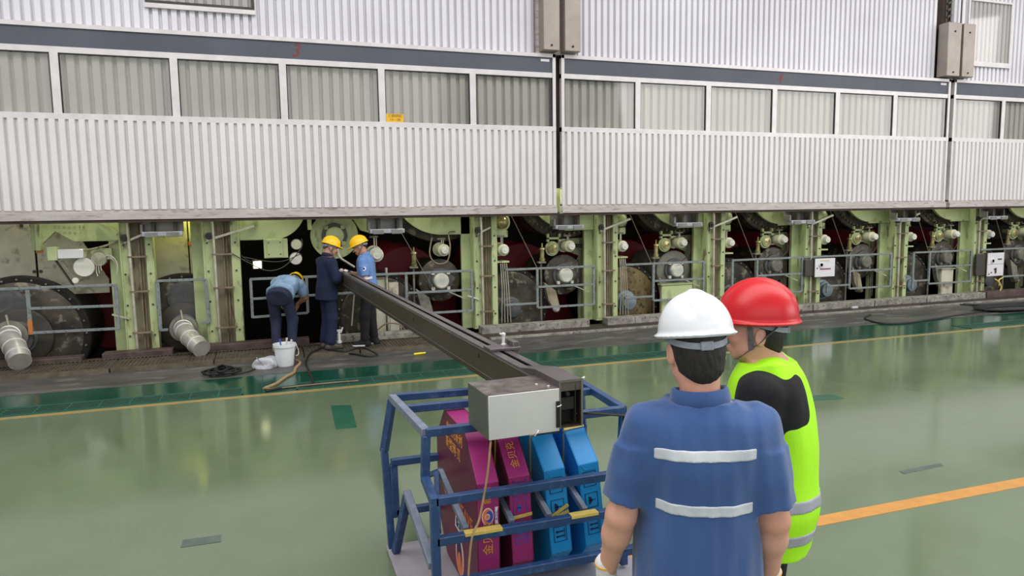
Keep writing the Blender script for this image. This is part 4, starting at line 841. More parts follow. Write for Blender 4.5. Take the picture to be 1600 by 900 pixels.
hose([(1360, 492), (1352, 498), (1375, 505), (1410, 505), (1450, 500), (1500, 492), (1535, 486), (1525, 478), (1500, 476)], .018, 'black', 'black hose making a long loop on the concrete at the right')
hose([(1440, 476), (1480, 473), (1530, 476), (1600, 472)], .014, 'black', 'dark cable along the kerb at the far right')
q = MB(); c0 = fl(1578, 482, .02)
for k in range(4): q.tube([c0+V3((math.cos(a)*(.7+.06*k), math.sin(a)*(.25+.03*k), .012*k)) for a in [i*.5 for i in range(14)]], .018, 7)
tag(q.build('coiled_black_hose', m['black']), 'coiled black hose on the concrete at the right edge', 'hose')
p = fl(656, 554, .005)
tag(MB().rev(p+V3((-.09, -.02, .016)), p+V3((.09, .02, .016)), [(0, .012), (.005, .016), (.12, .016), (.125, .013), (.18, .013), (.184, .006)], 16).build('yellow_marker', m['yellow']), 'yellow marker lying on the concrete under the beam', 'marker')
p = fl(530, 543, .062)
t = thing('small_valve_stand', 'small shiny valve standing on the grating between the two workers', 'valve', p)
loc(MB().rev((0, 0, 0), (0, 0, 1), [(0, .05), (.02, .05), (.025, .03), (.07, .032), (.072, .045), (.10, .045), (.105, .028), (.2, .03), (.21, .02), (.24, .02)], 20).build('body', m['steel'], t))
loc(MB().box(-.06, .05, -.015, .015, .24, .27).cyl((.03, 0, .22), (.06, 0, .30), .014).build('handle', m['steel'], t)); loc(MB().tube(spline([(-.03, 0, .25), (-.1, 0, .22), (-.13, .02, .12), (-.1, .03, .03)], 5), .008, 6).build('hose', m['black'], t))
c0 = at(1300, 476, 10.9)
tag(MB().rev((10.9, 11.0, .03), (11.05, 11.0, .03), [(0, .02), (.02, .03), (.13, .03), (.15, .02)], 10).build('white_rag', m['bag']), 'small white scrap on the floor right of the red hard hat', 'scrap')
# ------------------------------------------------------------------ people, grown from distance fields
def nrm(v): v = np.array(v, float); return v/np.linalg.norm(v)
def rc(a, b, ra, rb):
    a = np.array(a, float); b = np.array(b, float)
    def f(P):
        ba = b-a; L2 = ba@ba+1e-12; h = np.clip(((P-a)@ba)/L2, 0, 1)
        return np.linalg.norm(P-a-h[..., None]*ba, axis=-1)-(ra+(rb-ra)*h)
    return f, np.minimum(a-ra, b-rb), np.maximum(a+ra, b+rb)
def el(c, r, R=None):
    c = np.array(c, float); r = np.array(r, float); R = np.eye(3) if R is None else R   # rows = axes
    def f(P):
        q = (P-c)@R.T; k0 = np.linalg.norm(q/r, axis=-1); k1 = np.linalg.norm(q/(r*r), axis=-1)+1e-9; return k0*(k0-1)/k1
    e = np.abs(R.T)@r; return f, c-e, c+e
EL0, RC0 = el, rc
def loft(a, b, side, st, ex=2.4, ctr=None):
    a = np.array(a, float); b = np.array(b, float); L_ = np.linalg.norm(b-a); ax = (b-a)/L_; s = np.array(side, float); s = nrm(s-ax*(s@ax)); n = np.cross(ax, s)
    T = [q[0] for q in st]; RX = [q[1] for q in st]; RY = [q[2] for q in st]; OY = [q[3] if len(q) > 3 else 0 for q in st]
    if len(T) > 3:
        G = np.linspace(T[0], T[-1], 90); pad_ = 7; kr = np.hanning(2*pad_+1); kr /= kr.sum()
        sm = lambda Y: np.convolve(np.pad(np.interp(G, T, Y), pad_, mode='edge'), kr, 'valid')
        RX, RY, OY = sm(RX), sm(RY), sm(OY); T = list(G)
    def f(P):
        q = P-a; t = (q@ax)/L_; rx = np.interp(t, T, RX); ry = np.interp(t, T, RY); oy = np.interp(t, T, OY)
        u = np.abs(q@s)/rx; v = np.abs(q@n-oy)/ry; k = (u**ex+v**ex)**(1/ex); d = (k-1)*np.minimum(rx, ry)
        return np.maximum(d, np.maximum((T[0]-t)*L_, (t-T[-1])*L_))
    m_ = max(max(RX), max(RY))+max(map(abs, OY)); A = a+ax*L_*T[0]; B = a+ax*L_*T[-1]
    return f, np.minimum(A, B)-m_, np.maximum(A, B)+m_
def mesh_field(name, ops, vox, mt, parent, disp=None, pad=.02):
    lo = np.min([o[1][1] for o in ops if o[0] == 'u'], 0)-pad; hi = np.max([o[1][2] for o in ops if o[0] == 'u'], 0)+pad
    n = np.ceil((hi-lo)/vox).astype(int)+1
    ax = [lo[i]+vox*np.arange(n[i]) for i in range(3)]
    P = np.stack(np.meshgrid(*ax, indexing='ij'), -1); V = np.full(n, 9.)
    for op in ops:
        mode, (f, l, h), k = op[0], op[1], (op[2] if len(op) > 2 else .02)
        if mode == 'u' or mode == 's':
            mg = k+.03; i0 = np.clip(((l-mg-lo)/vox).astype(int), 0, n-1); i1 = np.clip(((h+mg-lo)/vox).astype(int)+2, 1, n)
            sl = tuple(slice(a_, b_) for a_, b_ in zip(i0, i1))
            if any(s_.start >= s_.stop for s_ in sl): continue
            d = f(P[sl]); v = V[sl]
            if mode == 's': d = -d; g = np.clip(k-np.abs(v-d), 0, None)/k; V[sl] = np.maximum(v, d)+g*g*k*.25
            else: g = np.clip(k-np.abs(v-d), 0, None)/k; V[sl] = np.minimum(v, d)-g*g*k*.25
        elif mode == 'i': V = np.maximum(V, f(P))
        elif mode == 'add': V = V+f(P)
    if disp: V = V+disp(P)
    S = V < 0
    c = S[:-1, :-1, :-1].astype(np.int8)
    for dx in (0, 1):
        for dy in (0, 1):
            for dz in (0, 1):
                if dx+dy+dz: c = c+S[dx:n[0]-1+dx, dy:n[1]-1+dy, dz:n[2]-1+dz]
    act = (c > 0) & (c < 8); idx = -np.ones(act.shape, int); ids = np.argwhere(act); idx[act] = np.arange(len(ids))
    acc = np.zeros((len(ids), 3)); cnt = np.zeros(len(ids))
    cor = [(a_, b_, c_) for a_ in (0, 1) for b_ in (0, 1) for c_ in (0, 1)]
    for p_ in cor:
        for q_ in cor:
            if sum(np.abs(np.subtract(p_, q_))) == 1 and p_ < q_:
                a_ = V[tuple((ids+p_).T)]; b_ = V[tuple((ids+q_).T)]; cr = (a_ < 0) != (b_ < 0)
                t_ = np.where(cr, a_/(np.where(cr, a_-b_, 1)), 0)
                acc += np.where(cr[:, None], np.array(p_)+t_[:, None]*np.subtract(q_, p_), 0); cnt += cr
    vs = lo+(ids+acc/cnt[:, None])*vox; fs = []
    for axn in range(3):
        sh = [0, 0, 0]; sh[axn] = 1; A = S[:n[0]-sh[0], :n[1]-sh[1], :n[2]-sh[2]]; B = S[sh[0]:, sh[1]:, sh[2]:]
        e = np.argwhere(A != B); o1, o2 = [(1, 2), (2, 0), (0, 1)][axn]
        e = e[(e[:, o1] > 0) & (e[:, o2] > 0)]; e = e[(e[:, o1] < n[o1]-1) & (e[:, o2] < n[o2]-1)]
        fl_ = A[tuple(e.T)]
        def g(d1, d2): z = e.copy(); z[:, o1] -= d1; z[:, o2] -= d2; return idx[tuple(z.T)]
        Q = np.stack([g(1, 1), g(0, 1), g(0, 0), g(1, 0)], 1); Q[~fl_] = Q[~fl_][:, ::-1]; fs.append(Q[(Q >= 0).all(1)])
    F_ = np.concatenate(fs); me = bpy.data.meshes.new(name)
    me.from_pydata(vs.tolist(), [], F_.tolist()); me.materials.append(mt); me.polygons.foreach_set('use_smooth', [True]*len(me.polygons)); me.update()
    o = bpy.data.objects.new(name, me); C.objects.link(o)
    if parent: o.parent = parent
    return o
def inflate(op, r):
    f, l, h = op; return (lambda P: f(P)-r), l-r, h+r
def hand_ops(w, d, n, th, curl=.5, s=1., r=0.):
    """w wrist, d finger direction, n palm normal, th thumb side; curl in radians per joint"""
    w = np.array(w, float); d = nrm(d); n = np.array(n, float); n = nrm(n-d*(n@d)); th = np.array(th, float); th = nrm(th-d*(th@d)-n*(th@n)); ops = []
    pc = w+d*.048*s; ops.append(('u', el(pc, (.052*s+r, .040*s+r, .016*s+r), np.stack([d, th, n])), .01))
    ops.append(('u', rc(w-d*.02*s, w+d*.02*s, .026*s+r, .027*s+r), .02))
    for i, (off, L_, ra) in enumerate(((.028, .074, .0092), (.009, .082, .0095), (-.010, .076, .009), (-.028, .060, .008))):
        p = w+d*.085*s+th*off*s; dd = d+th*off*1.2; dd = nrm(dd); a = curl*.5
        for sg, (fr, rr_) in enumerate(((.45, 1), (.31, .92), (.24, .84))):
            v = nrm(dd*math.cos(a)+n*math.sin(a)); q = p+v*L_*fr*s; ops.append(('u', rc(p, q, ra*rr_*s+r, ra*rr_*.93*s+r), .006)); p = q; a += curl
    p = w+d*.03*s+th*.028*s; v = nrm(d*.55+th*.75+n*.35); q = p+v*.038*s; ops.append(('u', rc(p, q, .0125*s+r, .0108*s+r), .012))
    v = nrm(d*.9+th*.30+n*.35); q2 = q+v*.030*s; ops.append(('u', rc(q, q2, .0105*s+r, .0095*s+r), .006)); v = nrm(d+th*.05+n*.5); ops.append(('u', rc(q2, q2+v*.024*s, .0095*s+r, .0082*s+r), .006))
    return ops
HS = [1.]
def head_ops(c, f, u):
    s0 = HS[0]; el_, rc_ = EL0, RC0
    def el(c_, r_, R_=None): return el_(c_, tuple(x*s0 for x in r_), R_)
    def rc(a_, b_, x, y): return rc_(a_, b_, x*s0, y*s0)
    f = nrm(f); u = np.array(u, float); u = nrm(u-f*(u@f)); r = np.cross(f, u); R = np.stack([r, f, u]); c = np.array(c, float)
    A = lambda x, y, z: c+(r*x+f*y+u*z)*s0
    o = [('u', el(A(0, -.008, .022), (.077, .096, .095), R), .02), ('u', el(A(0, .022, -.035), (.063, .070, .082), R), .04), ('u', el(A(0, .062, -.092), (.026, .022, .02), R), .035),
         ('u', el(A(.04, .018, -.065), (.026, .045, .032), R), .03), ('u', el(A(-.04, .018, -.065), (.026, .045, .032), R), .03),
         ('s', el(A(.032, .103, .0), (.018, .014, .012), R), .02), ('s', el(A(-.032, .103, .0), (.018, .014, .012), R), .02),
         ('u', rc(A(0, .088, .005), A(0, .113, -.034), .009, .0135), .014), ('u', el(A(0, .094, -.066), (.022, .010, .006), R), .008), ('u', el(A(0, .090, -.077), (.018, .010, .007), R), .008)]
    for s in (1, -1):
        o.append(('u', el(A(s*.034, .078, -.028), (.022, .016, .02), R), .02))
        E_ = nrm(r*s*.9-f*.35); Re = np.stack([E_, np.cross(u, E_), u])
        o.append(('u', el(A(s*.079, -.010, -.018), (.009, .021, .033), Re), .008)); o.append(('s', el(A(s*.090, -.004, -.014), (.006, .010, .018), Re), .006))
    return o, A, R, r, f, u
def helmet(parent, c, f, u, mt, wide=1., ridge='double', strap=False, vox=.004, peak=.035, tall=1.):
    ops, A, R, r, f, u = head_ops(c, f, u); s = wide
    a, b, h_ = .113*s, .138*s, .128*s*tall; z0 = .045; Q0 = HS[0]
    def A(x, y, z): return np.array(c, float)+r*x+f*y+u*(z+.03*(Q0-1))
    o = [('u', el(A(0, -.008, z0), (a, b, h_), R), .01)]
    def ridgef(P):                       # raised crown band from front to back
        q = P-A(0, 0, z0); x = q@r; y = q@f; z = q@u
        if ridge == 'double': wd = .020+.030*np.clip(np.abs(y+.02)/.12, 0, 1); k = 1/(1+np.exp((np.abs(x)-wd)/.0022)); return -.0055*k*np.clip((z-.03)/.03, 0, 1)
        wd = .012+.24*np.clip(-y+.01, 0, .12)*np.clip(z/.1, .5, 1); k = 1/(1+np.exp((np.abs(x)-wd)/.0035)); return -.007*k*np.clip((z-.035)/.05, 0, 1)
    o.append(('add', (ridgef, None, None)))
    def cut(P): q = P-A(0, 0, z0-.012); return -(q@u)+0*q[..., 0]
    cz = z0-.012; o.append(('i', (cut, None, None)))
    rim = el(A(0, -.004, cz+.005), (a+.013, b+.015, .0095), R); o.append(('u', rim, .012))
    rim2 = el(A(0, .075*s, cz+.002), (a*.80, .098*s+peak*.6, .008), R); o.append(('u', rim2, .014))
    o.append(('s', el(A(0, -.008, z0-.02), (a-.006, b-.006, h_-.004), R), .003))
    hm = mesh_field('hard_hat', o, vox, m[mt], parent)
    q = MB(); ring = []; A_ = A
    for k in range(40):
        an = 2*math.pi*k/40; back = max(0, -math.sin(an)); x, y = math.cos(an)*.085*Q0, math.sin(an)*.106*Q0-.006; ring.append(A(x, y, cz-.004-.028*back))
    vs = []; n_ = len(ring); upv = Vector(u)
    for p in ring:
        p = Vector(p); c3 = Vector(A(0, 0, 0)); out = (p-c3); out -= upv*out.dot(upv); out.normalize()
        vs += [p-upv*.009, p-upv*.009+out*.004, p+upv*.011+out*.004, p+upv*.011]
    fs = []
    for i in range(n_):
        j = (i+1) % n_
        for e in range(4): fs.append((i*4+e, i*4+(e+1) % 4, j*4+(e+1) % 4, j*4+e))
    q.add(vs, fs); bnd = q.build('headband', m['band2'], None); bnd.parent = hm
    bx = MB().box(-.02, .02, -.004, .008, -.014, .014); k_ = bx.build('ratchet', m['band2'], None, bevel=.003); k_.parent = hm
    k_.matrix_basis = Matrix([[r[0], f[0], u[0], A(0, -.116*Q0, cz-.030)[0]], [r[1], f[1], u[1], A(0, -.116*Q0, cz-.030)[1]], [r[2], f[2], u[2], A(0, -.116*Q0, cz-.030)[2]], [0, 0, 0, 1]])
    if strap:
        for s_ in (1, -1):
            J_ = A(s_*.077, .022, -.068); ch = A(s_*.028, .068, -.116)
            for p, q2 in ((A(s_*.088, .030, cz), J_), (A(s_*.086, -.075, cz-.005), J_), (J_, ch)):
                g = MB(); mid = (np.array(p)+np.array(q2))/2+r*s_*.006
                g.tube(spline([p, mid, q2], 6), .0105, 8, flat=.25); w_ = g.build('chin_strap', m['tape'], None); w_.parent = hm
        g = MB().tube(spline([A(.028, .068, -.116), A(0, .072, -.121), A(-.028, .068, -.116)], 6), .0085, 8, flat=.4); w_ = g.build('chin_strap', m['tape'], None); w_.parent = hm
    return hm
def hair(parent, c, f, u, mt, vox=.004, nape=-.055, short=0.):
    ops, A, R, r, f, u = head_ops(c, f, u)
    q0 = HS[0]; E_ = lambda c_, r_: el(c_, tuple(v*q0 for v in r_), R)
    o = [('u', E_(A(0, -.013, .026), (.081-short, .099-short, .098)), .01), ('u', E_(A(0, -.040, -.025), (.072-short, .066-short, .066)), .02)]
    if nape < -.07: o.append(('u', E_(A(0, -.042, -.075), (.060, .046, .040)), .03))
    def face(P):
        q = P-A(0, 0, 0); y = q@f; z = q@u; x = np.abs(q@r); return np.maximum(y-.055-.10*(z-.05), (y+.028)-(z+.0)*2.2*(z < .05)) if False else np.maximum(np.minimum(y-.062, np.maximum(y+.018, 0*y)+0)-0*z, -1)
    def hl(P):                            # hairline: keeps the back and crown, frees the face, ears and neck
        q = P-A(0, 0, 0); y = q@f; z = q@u
        d1 = (y-.070); d2 = np.where(z < .045, y+.008-.25*np.clip(z, -.1, .045), -1); d3 = (nape-z)+9*(q@r)**2
        return np.maximum(np.maximum(d1, d2), d3)
    def nz(P): return .0016*np.sin(P[..., 0]*260+P[..., 2]*90)*np.sin(P[..., 1]*230)
    o += [('add', (nz, None, None)), ('i', (hl, None, None))]
    h = mesh_field('hair', o, vox, m[mt], parent)
    for s in (1, -1):
        e = MB().tube([A(s*.050, .086, .022), A(s*.034, .097, .027), A(s*.018, .099, .023)], .0045, 6, flat=.5).build('eyebrow', m['hair'], None); e.parent = parent
        e = MB().rev(A(s*.032, .076, .0), A(s*.0325, .095, .0), [(0, .004), (.004, .0105), (.009, .012), (.014, .0105), (.017, .006), (.018, .001)], 14).build('eye', m['whitepr'], None); e.parent = parent
    return h
def wrinkle(amp, fx, seed):
    rs = np.random.RandomState(seed); K = [(rs.randn(3)*fx*(1 if i_ < 5 else 2.3)*np.array([1, 1, .3]), rs.rand()*6.28, rs.rand()*(1 if i_ < 5 else .6)) for i_ in range(12)]
    def f(P):
        s = 0; wv = .35*np.sin(P[..., 2]*9+P[..., 0]*7)
        for k, ph, a in K: s = s+a*np.sin(P@k+ph+wv*3)
        return amp*s/3
    return f
def foot_ops(an, f, r=0.):
    an = np.array(an, float); f = np.array(f, float); f[2] = 0; f = nrm(f); o = []
    g = np.array([an[0], an[1], an[2]-.055])
    return [('u', rc(an, g-f*.03, .040+r, .040+r), .03), ('u', rc(g-f*.035, g+f*.14, .036+r, .032+r), .03), ('u', rc(g+f*.06+np.array([0, 0, .02]), an+np.array([0, 0, .01]), .03+r, .034+r), .03)]
def flat_sole(z):
    return ('i', ((lambda P: z-P[..., 2]), None, None))
def person(name, label, loc_, heading, J, spec):
    HS[0] = spec.get('hs', 1.)
    """J: joints in a local frame, x right, y forward, z up."""
    t = thing(name, label, 'person', loc_, -math.radians(heading)); vox = spec.get('vox', .01); fv = spec.get('fine', vox)
    g = {k: np.array(v, float) for k, v in J.items()}; cs = nrm(g.get('chest_side', (1, 0, 0))); b = spec.get('bulk', 1.)
    fat = spec.get('belly', 0.)
    H, A, R, r, f, u = head_ops(g['head'], g['face'], g.get('headup', (0, 0, 1)))
    tors = [(-.06, .155*b, .11*b), (.1, .160*b, .115*b+fat*.5, fat*.5), (.35, .150*b, .112*b+fat, fat*.6), (.62, .165*b, .118*b+fat*.3), (.8, .175*b, .112*b), (.92, .150*b, .095*b), (1.0, .085, .07)]
    torso = loft(g['pelvis'], g['neck'], cs, tors, 2.2)
    sk = [('u', torso, .03), ('u', rc(g['neck']-(g['head']-g['neck'])*.15, A(0, -.018, -.055), .060*b, .056*b), .03)]
    sk += H
    for s in 'LR':
        sh, eb, wr = g['sh'+s], g['el'+s], g['wr'+s]
        sk += [('u', rc(sh, eb, .050*b, .0415*b), .04), ('u', rc(eb, eb+(wr-eb)*.30, .038*b, .0385*b), .035), ('u', rc(eb+(wr-eb)*.28, wr, .0385*b, .026*b), .035)]
        sk += hand_ops(wr+nrm(g['hd'+s])*.02, g['hd'+s], g['hn'+s], g['ht'+s], spec.get('curl', .5))
        hp, kn, an = g['hip'+s], g['kn'+s], g['an'+s]
        sk += [('u', rc(hp, kn, .075*b, .050), .04), ('u', rc(kn, kn+(an-kn)*.3, .050, .054), .02), ('u', rc(kn+(an-kn)*.3, an, .054, .036), .02)]+foot_ops(an, g['toe'+s]-an)
    body = mesh_field('body', sk, fv if fv < .007 else .008, m[spec['skin']], t)
    # trousers
    tp = spec['pants']; o = [('u', loft(g['pelvis'], g['neck'], nrm(g.get('pelvis_side', (1, 0, 0))), [(-.22, .150*b, .115*b+fat*.3), (-.05, .166*b, .128*b+fat*.4), (.14, .160*b, .118*b+fat*.5, fat*.4)], 2.3), .04)]
    for s in 'LR':
        hp, kn, an = g['hip'+s], g['kn'+s], g['an'+s]; lo_ = an+(kn-an)*.12
        o += [('u', rc(hp, kn, .088*b, .074), .035), ('u', rc(kn, lo_, .074, spec.get('hem', .066)), .04)]
        o.append(('u', rc(lo_, lo_+(an-lo_)*.35, spec.get('hem', .066), spec.get('hem', .066)), .01))
    mesh_field('trousers', o, vox, m[tp], t, disp=wrinkle(.006, 22, 5))
    for s in 'LR':
        an = g['an'+s]; sz = an[2]-.095
        sh_ = mesh_field('shoe', foot_ops(an-np.array([0, 0, .008]), g['toe'+s]-an, .012)+[flat_sole(sz+.002)], .006, m[spec.get('shoe', 'blackcloth')], t)
        so = mesh_field('sole', [('u', x, .02) for x in [inflate(y[1], .006) for y in foot_ops(an-np.array([0, 0, .008]), g['toe'+s]-an, .012)[1:2]]]+[flat_sole(sz), ('i', ((lambda P, z=sz+.028: P[..., 2]-z), None, None))], .005, m[spec.get('sole', 'ctlside')], None); so.parent = sh_
    # shirt or jacket
    q = [(x[0], x[1]+.018, x[2]+.018, x[3] if len(x) > 3 else 0) for x in tors]
    h0 = spec.get('shirt_low', -.10); q[0] = (h0, .182*b+.012, .137*b+.016+fat*.4, fat*.3); q[1] = (.1, .176*b+.008, .128*b+.016+fat*.6, fat*.5)
    q[-1] = (1.0, .098, .082) if spec.get('has_collar', True) else (1.0, .070, .065); so_ = [('u', loft(g['pelvis'], g['neck'], cs, q, 2.25), .02)]
    for s in 'LR':
        sh, eb, wr = g['sh'+s], g['el'+s], g['wr'+s]
        if spec.get('long'):
            so_ += [('u', rc(sh, eb, .078*b, .062*b), .05), ('u', rc(eb, wr, .062*b, .046), .03)]
        else:
            e2 = sh+(eb-sh)*spec.get('sleeve', .82); so_.append(('u', rc(sh, sh+(e2-sh)*.6, .066*b, .068*b), .05))
            so_.append(('u', loft(sh, e2, cs, [(.35, .070*b, .068*b), (1.0, .074*b, .072*b)], 2), .035))
    shirt = mesh_field(spec.get('shirt_name', 'shirt'), so_, fv, m[spec['shirt']], t, disp=wrinkle(spec.get('wr', .005), spec.get('wf', 18), 9))
    if spec.get('has_collar', True):
        nk = g['neck']; ax_ = nrm(A(0, -.018, -.055)-nk); sd = nrm(cs-ax_*(cs@ax_)); fd = np.cross(ax_, sd); w_ = .068*b; q = MB(); vs = []; fs = []; N_ = 36
        for k in range(N_):
            an_ = 2*math.pi*k/N_; dr = sd*math.cos(an_)*1.06+fd*math.sin(an_); dip = -.022*max(0, math.sin(an_))
            for rr_, zz in ((w_-.002, -.015), (w_-.002, .040), (w_+.004, .046), (w_+.010, .040), (w_+.018, .004), (w_+.014, -.004)): vs.append(nk+dr*rr_+ax_*(zz+dip))
        for k in range(N_):
            for j in range(6): a_, b_ = k*6, ((k+1) % N_)*6; fs.append((a_+j, b_+j, b_+(j+1) % 6, a_+(j+1) % 6))
        cl_ = q.add(vs, fs).build('collar', m[spec.get('collar', spec['shirt'])], None, ang=60); cl_.parent = t
    hair(t, g['head'], g['face'], g.get('headup', (0, 0, 1)), spec.get('hair', 'hair'), vox=min(fv, .006), nape=spec.get('nape', -.05), short=spec.get('short', 0))
    helmet(t, g['head'], g['face'], g.get('headup', (0, 0, 1)), spec['hat'], spec.get('hats', 1.), spec.get('ridge', 'double'), spec.get('strap', False), tall=spec.get('tall', 1.), vox=.0038 if fv < .006 else .006)
    for s in spec.get('gloves', ''):
        wr = g['wr'+s]; hd = nrm(g['hd'+s])
        gl = mesh_field('glove', [(a_, inflate(b_, .0035), k_) for a_, b_, k_ in hand_ops(wr+hd*.02, hd, g['hn'+s], g['ht'+s], spec.get('curl', .5))]+[('u', rc(wr-hd*.045, wr+hd*.02, .036, .034), .012)], .0035 if fv < .007 else .005, m['glove'], t)
        rg = MB().rev(wr-hd*.052, wr, [(0, .030), (.001, .0375), (.008, .0375), (.009, .030)], 24).build('glove_cuff', m['cuff'], None); rg.parent = gl
    return t, torso, g, A
def strip_on(parent, base_ops, lo, hi, a, mt, name, disp=None, vox=.004, off=.0022):
    """a reflective strip: the garment's own surface lifted slightly, cut to a slab between lo and hi"""
    c = (lo+hi)/2; h = (hi-lo)/2
    o = [(k[0], inflate(k[1], off), k[2]) for k in base_ops]
    if disp: o.append(('add', (disp, None, None)))
    o.append(('i', ((lambda P: np.max(np.abs(P-c)-h, -1)), None, None)))
    return mesh_field(name, o, vox, m[mt], parent)
# ------------------------------------------------------------------ the five people
# man in the blue polo, seen from behind
Jb = dict(pelvis=(0, 0, .93), neck=(0, .0, 1.430), head=(-.012, .028, 1.60), face=(-.12, 1, -.16), headup=(-.06, .12, 1),
    shL=(-.178, -.005, 1.352), shR=(.178, -.005, 1.352), elL=(-.255, -.03, 1.045), elR=(.235, -.03, 1.045), wrL=(-.298, .06, .795), wrR=(.248, .06, .785),
    hdL=(.05, .25, -1), hdR=(-.05, .25, -1), hnL=(1, .1, 0), hnR=(-1, .1, 0), htL=(.1, 1, .2), htR=(-.1, 1, .2),
    hipL=(-.085, 0, .90), hipR=(.085, 0, .90), knL=(-.13, .03, .50), knR=(.13, .02, .50), anL=(-.14, -.02, .095), anR=(.14, -.03, .095), toeL=(-.18, .15, .05), toeR=(.18, .15, .05))
S1 = dict(vox=.008, fine=.0055, skin='skin', shirt='polo', shirt_name='polo_shirt', pants='blackcloth', hat='whelmet', bulk=1.10, belly=.025, gloves='LR', sleeve=.84, nape=-.118, shirt_low=-.27, wr=.011, wf=19, ridge='single', hats=1.04, hs=1.09)
t, torso, g, A = person('person', 'man in blue polo with white reflective strips and white hard hat, back to the camera', (1.304, 1.93, 0), 24, Jb, S1)
def polo_ops():
    b = 1.10; fat = .025
    tors = [(-.06, .155*b, .11*b), (.1, .160*b, .115*b+fat*.5, fat*.5), (.35, .150*b, .112*b+fat, fat*.6), (.62, .165*b, .118*b+fat*.3), (.8, .175*b, .112*b), (.92, .150*b, .095*b), (1.0, .085, .07)]
    q = [(x[0], x[1]+.018, x[2]+.018, x[3] if len(x) > 3 else 0) for x in tors]; q[0] = (-.27, .178*b+.012, .135*b+.012+fat*.4, fat*.3); q[1] = (.1, .176*b+.008, .128*b+.016+fat*.6, fat*.5); q[-1] = (1.0, .098, .082)
    return [('u', loft(g['pelvis'], g['neck'], (1, 0, 0), q, 2.25), .02)]
for z0, z1, xw, yo in ((1.272, 1.308, .165, 0), (1.098, 1.134, .150, 0)):
    strip_on(t, polo_ops(), np.array([-xw+.0, -.35, z0]), np.array([xw, -.02, z1]), 0, 'reflect', 'reflective_strip', disp=wrinkle(.011, 19, 9))
# man in the vest
Jr = dict(pelvis=(0, 0, .92), neck=(0, .02, 1.450), head=(0, .065, 1.565), face=(-.05, 1, .0), headup=(0, -.02, 1),
    shL=(-.185, .055, 1.355), shR=(.185, .03, 1.365), elL=(-.215, .11, 1.10), elR=(.24, .06, 1.10), wrL=(-.13, .30, 1.03), wrR=(.13, .28, 1.09),
    hdL=(.4, .9, .0), hdR=(-.3, .9, .1), hnL=(.6, -.3, -.6), hnR=(-.6, -.3, -.6), htL=(.2, 0, 1), htR=(-.2, 0, 1),
    hipL=(-.10, 0, .89), hipR=(.10, 0, .89), knL=(-.12, .03, .49), knR=(.12, .03, .49), anL=(-.13, -.02, .095), anR=(.13, -.02, .095), toeL=(-.16, .15, .05), toeR=(.16, .15, .05))
S2 = dict(vox=.008, fine=.0055, skin='skin', shirt='blackcloth', pants='blackcloth', hat='rhelmet', bulk=1.1, belly=.04, sleeve=.95, nape=-.10, short=.001, strap=True, has_collar=False, hs=1.06, tall=1.08, ridge='single', hats=1.12, curl=.9)
t, torso, g, A = person('person', 'man in a fluorescent yellow-green vest and red hard hat, seen from his left', (1.870, 2.28, 0), -55, Jr, S2)
b = 1.1; fat = .05
vq = [(-.42, .195, .165, .01), (-.1, .20*b, .165*b+fat*.5, .01), (.1, .185*b, .155*b+fat*.6, .012), (.35, .172*b, .135*b+fat*.9, .012), (.62, .176*b, .138*b+fat*.3), (.8, .180*b, .134*b), (.92, .160*b, .118*b), (.985, .115, .100)]
vo = [('u', loft(g['pelvis'], g['neck'], (1, 0, 0), vq, 2.2), .02), ('u', rc((-.10, .0, 1.415), (.10, .0, 1.415), .055, .055), .04)]
for s in (-1, 1): vo.append(('s', rc((s*.225, .055, 1.43), (s*.215, .075, 1.20), .080, .072), .03))
vo.append(('s', loft((0, .02, 1.40), (0, .03, 1.56), (1, 0, 0), [(0, .03, .02), (.3, .062, .064), (1, .09, .09)], 2), .012))
hem = ('i', ((lambda P: (.70-.0*P[..., 1])-P[..., 2]), None, None))
ws = wrinkle(.009, 15, 3)
vest = mesh_field('reflective_vest', vo+[hem], .0055, m['vest'], t, disp=ws)
for z0, z1, sl in ((.90, .945, 0), (.765, .81, .0)):
    o = [(k[0], inflate(k[1], .003 if k[0] == 'u' else -.003), k[2]) for k in vo]
    o.append(('add', (ws, None, None))); o.append(('i', ((lambda P, z0=z0, z1=z1: np.maximum(z0-P[..., 2], P[..., 2]-z1)), None, None)))
    s_ = mesh_field('reflective_band', o, .005, m['reflectg'], None); s_.parent = vest
# far workers
def far(sc=.925): 
    J = {}
    base = dict(pelvis=(0, 0, .93), neck=(0, .0, 1.455), head=(0, .03, 1.60), shL=(-.19, 0, 1.375), shR=(.19, 0, 1.375), hipL=(-.095, 0, .90), hipR=(.095, 0, .90),
        knL=(-.10, .03, .50), knR=(.10, .03, .50), anL=(-.10, -.02, .095), anR=(.10, -.02, .095), toeL=(-.13, .15, .05), toeR=(.13, .15, .05), face=(0, 1, -.1), headup=(0, .1, 1),
        hdL=(.2, .9, -.3), hdR=(-.2, .9, -.3), hnL=(.3, -.2, -1), hnR=(-.3, -.2, -1), htL=(1, 0, 0), htR=(-1, 0, 0))
    for k, v in base.items(): J[k] = tuple(c*sc for c in v) if k[:2] in ('pe', 'ne', 'he', 'sh', 'hi', 'kn', 'an', 'to') and k not in ('headup',) else v
    for k in ('anL', 'anR'): J[k] = (J[k][0], J[k][1], .095)
    return J
J = far(); J.update(head=(0.0, .085, 1.475), face=(.25, 1, -.38), headup=(0, .38, 1), neck=(0, .025, 1.35), elL=(-.20, .10, 1.03), wrL=(-.02, .29, 1.11), elR=(.24, .06, 1.03), wrR=(.15, .27, 1.11), curl=0)
J.pop('curl')
